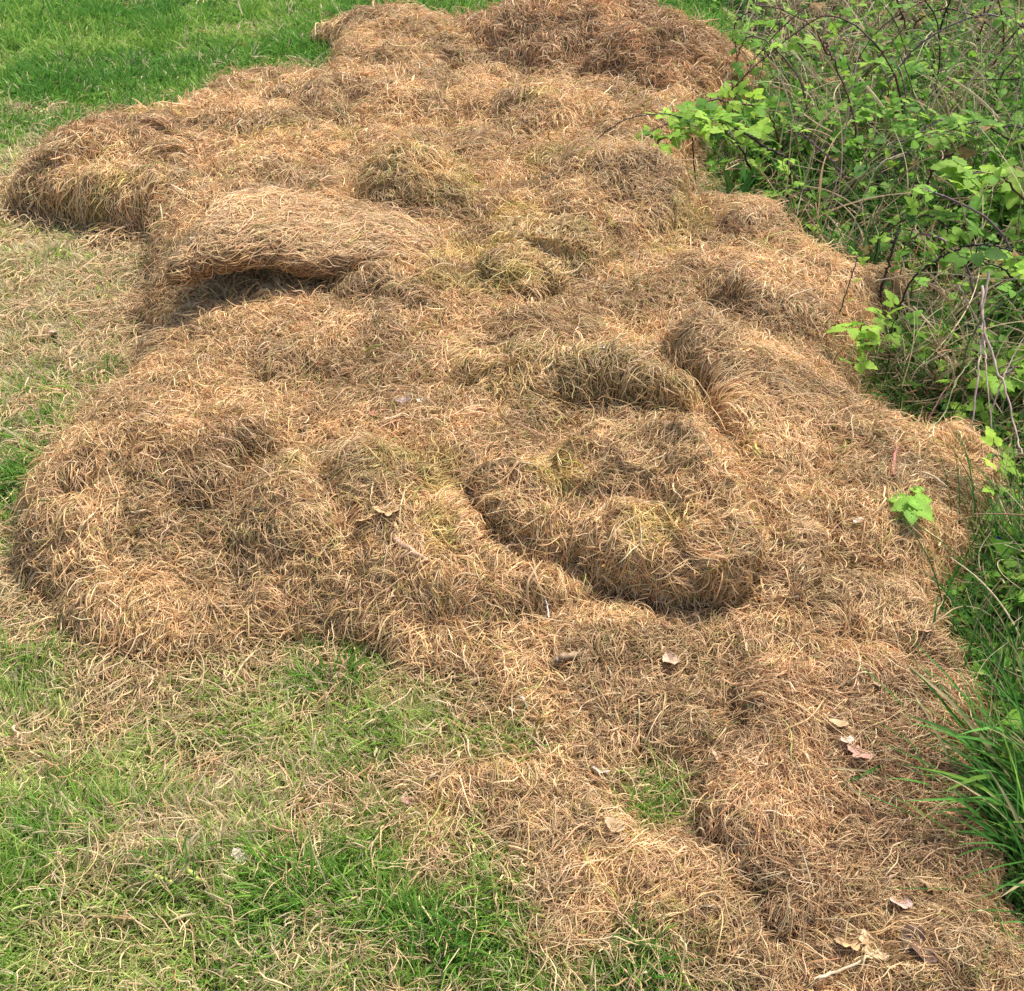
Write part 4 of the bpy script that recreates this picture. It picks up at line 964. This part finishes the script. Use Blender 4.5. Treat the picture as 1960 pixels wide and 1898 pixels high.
for i in range(55):
    u, v = rng.uniform(300, 1850), rng.uniform(300, 1750); p = on_surface(u, v)
    if gsample(SD, np.array([p[0]]), np.array([p[1]]))[0] < .05: continue
    dead_leaf(u, v, rng.uniform(.014, .028) * (1 + .12 * p[1]), rng.random() * 6, [TN, PK, WH, RB, (.5,.36,.2)][i % 5], 'small dead leaf scrap caught in the straw of the pile', 'oak' if i % 2 else 'ov', .012, 'small dead leaf scraps caught in the straw')

def stick(pts, r0, r1, c, label, name='twig', cat='twig', jit=.12, cut=None, mat=None, endc=None):
    pts = [p + [0, 0, .008] for p in pts]
    P = crv(pts, 14); P[1:-1] += rng.normal(0, r0 * .25, (12, 3))
    V, f = tube(P, r0, r1, 9, jit); C = stemcol(len(V), c, .15)
    # closed cut ends
    k = 9; V = np.vstack([V, P[0]]); 
    f = np.vstack([f, np.array([(i, (i + 1) % k, len(V) - 1, len(V) - 1) for i in range(0)]).reshape(-1, 4)]) if False else f
    c0 = P[0]
    root = empty(name, c0, label, cat)
    C = np.vstack([C, C[:1]])
    mesh_obj('bark', V, f, M_STEM, root, C)
    for e, (q, rr) in enumerate(((P[0], r0), (P[-1], r1))):
        ring = V[:k] if e == 0 else V[(len(P) - 1) * k: len(P) * k]
        W = np.vstack([ring, ring.mean(0)]); ff = [(i, (i + 1) % k, k) for i in range(k)]
        mesh_obj('cut_end', W, np.array(ff), M_STEM, root, np.tile(np.array(endc or c), (len(W), 1)), smooth=False)
    return root
def spt(u, v, up=.006): return on_surface(u, v) + [0, 0, up]
stick([spt(1706,924,.010), spt(1707,905,.012), spt(1712,870,.014)], .0055, .0035, (.36,.14,.09), 'reddish strip of bark lying on the jutting mat', 'bark_strip', 'bark')
stick([spt(1705,880,.006), spt(1708,850,.008), spt(1722,828,.008)], .0018, .0012, (.60,.45,.27), 'thin stem lying above the reddish bark strip')
stick([spt(1058,1281,.014), spt(1075,1276,.016), spt(1105,1268,.012)], .0085, .0075, (.30,.20,.11), 'short sawn twig with a pale cut end at the front of the pile', endc=(.66,.50,.28))
stick([spt(755,1045,.01), spt(790,1070,.012), spt(818,1085,.01)], .007, .005, (.50,.31,.19), 'curled tan bark strip on the front centre heap', 'bark_strip', 'bark')
stick([spt(775,1070,.01), spt(790,1085,.012), spt(800,1098,.01)], .0055, .004, (.42,.22,.10), 'short orange bark piece beside the curled strip', 'bark_strip', 'bark')
stick([spt(1840,1128,.012), spt(1848,1140,.012), spt(1855,1152,.012)], .009, .0075, (.52,.38,.26), 'stubby pale stick end in the dark corner at the right edge', endc=(.62,.48,.34))
stick([spt(1820,1118,.012), spt(1818,1130,.01), spt(1822,1140,.01)], .008, .006, (.22,.10,.06), 'stubby dark red stick end beside the pale one')
stick([spt(955,1428,.012), spt(990,1418,.014), spt(1028,1413,.012)], .0028, .0018, (.72,.62,.40), 'pale thick straw stem at the front edge above the green gap')
stick([spt(1012,1372,.01), spt(1000,1350,.012), spt(992,1345,.01)], .0024, .002, (.74,.66,.48), 'short pale stem touching the white papery leaf')
stick([spt(1262,1095,.012), spt(1035,1150,.012)][1:] + [spt(1045,1165,.012), spt(1050,1195,.01)], .0022, .0014, (.78,.72,.60), 'white curved root on the front of the shaggy heap')
stick([spt(345,1660,.014), spt(365,1682,.014), spt(400,1706,.012)], .0045, .0035, (.42,.50,.12), 'fresh yellow green cut stem lying on the dry lawn patch', 'cut_stem', 'cut stem')
stick([spt(300,1690,.012), spt(318,1697,.012), spt(335,1705,.012)], .0038, .003, (.46,.50,.13), 'small yellow green cut stem left of the longer one', 'cut_stem', 'cut stem')
stick([spt(402,1590,.014), spt(412,1612,.014), spt(420,1632,.012)], .0035, .003, (.42,.52,.13), 'yellow green cut stem lying above the crossed ones', 'cut_stem', 'cut stem')
stick([spt(1555,1888,.012), spt(1620,1870,.02), spt(1680,1830,.012)], .003, .0018, (.66,.54,.34), 'straight pale stem across the bottom right clump')
# bluebell in the dark grass
def bluebell():
    b = at_z(1925, 1120, 0); t = at_y(1912, 1033, b[1] + .02); root = empty('bluebell', b, 'single small violet flower in the dark grass at the right border', 'flower')
    V, f = tube(crv([b, (b + t) / 2 + [.01, 0, .02], t], 10), .0014, .0008); mesh_obj('stem', V, f, M_STEM, root, stemcol(len(V), (.06,.14,.04)))
    parts = []
    for i in range(6):
        V, f = leaflet(0, .28, -.35, .2, 7); V = V * .018; a = i * pi / 3
        R = np.stack([V[:, 0], V[:, 1] * .6, -V[:, 1] * .8 - V[:, 2]], 1); parts.append((rotz(R, a) + t + [0, 0, .008], f))
    V, f = join(parts); mesh_obj('petals', V, f, M_LEAF, root, np.tile([.05,.04,.34], (len(V), 1)))
bluebell()
hero()
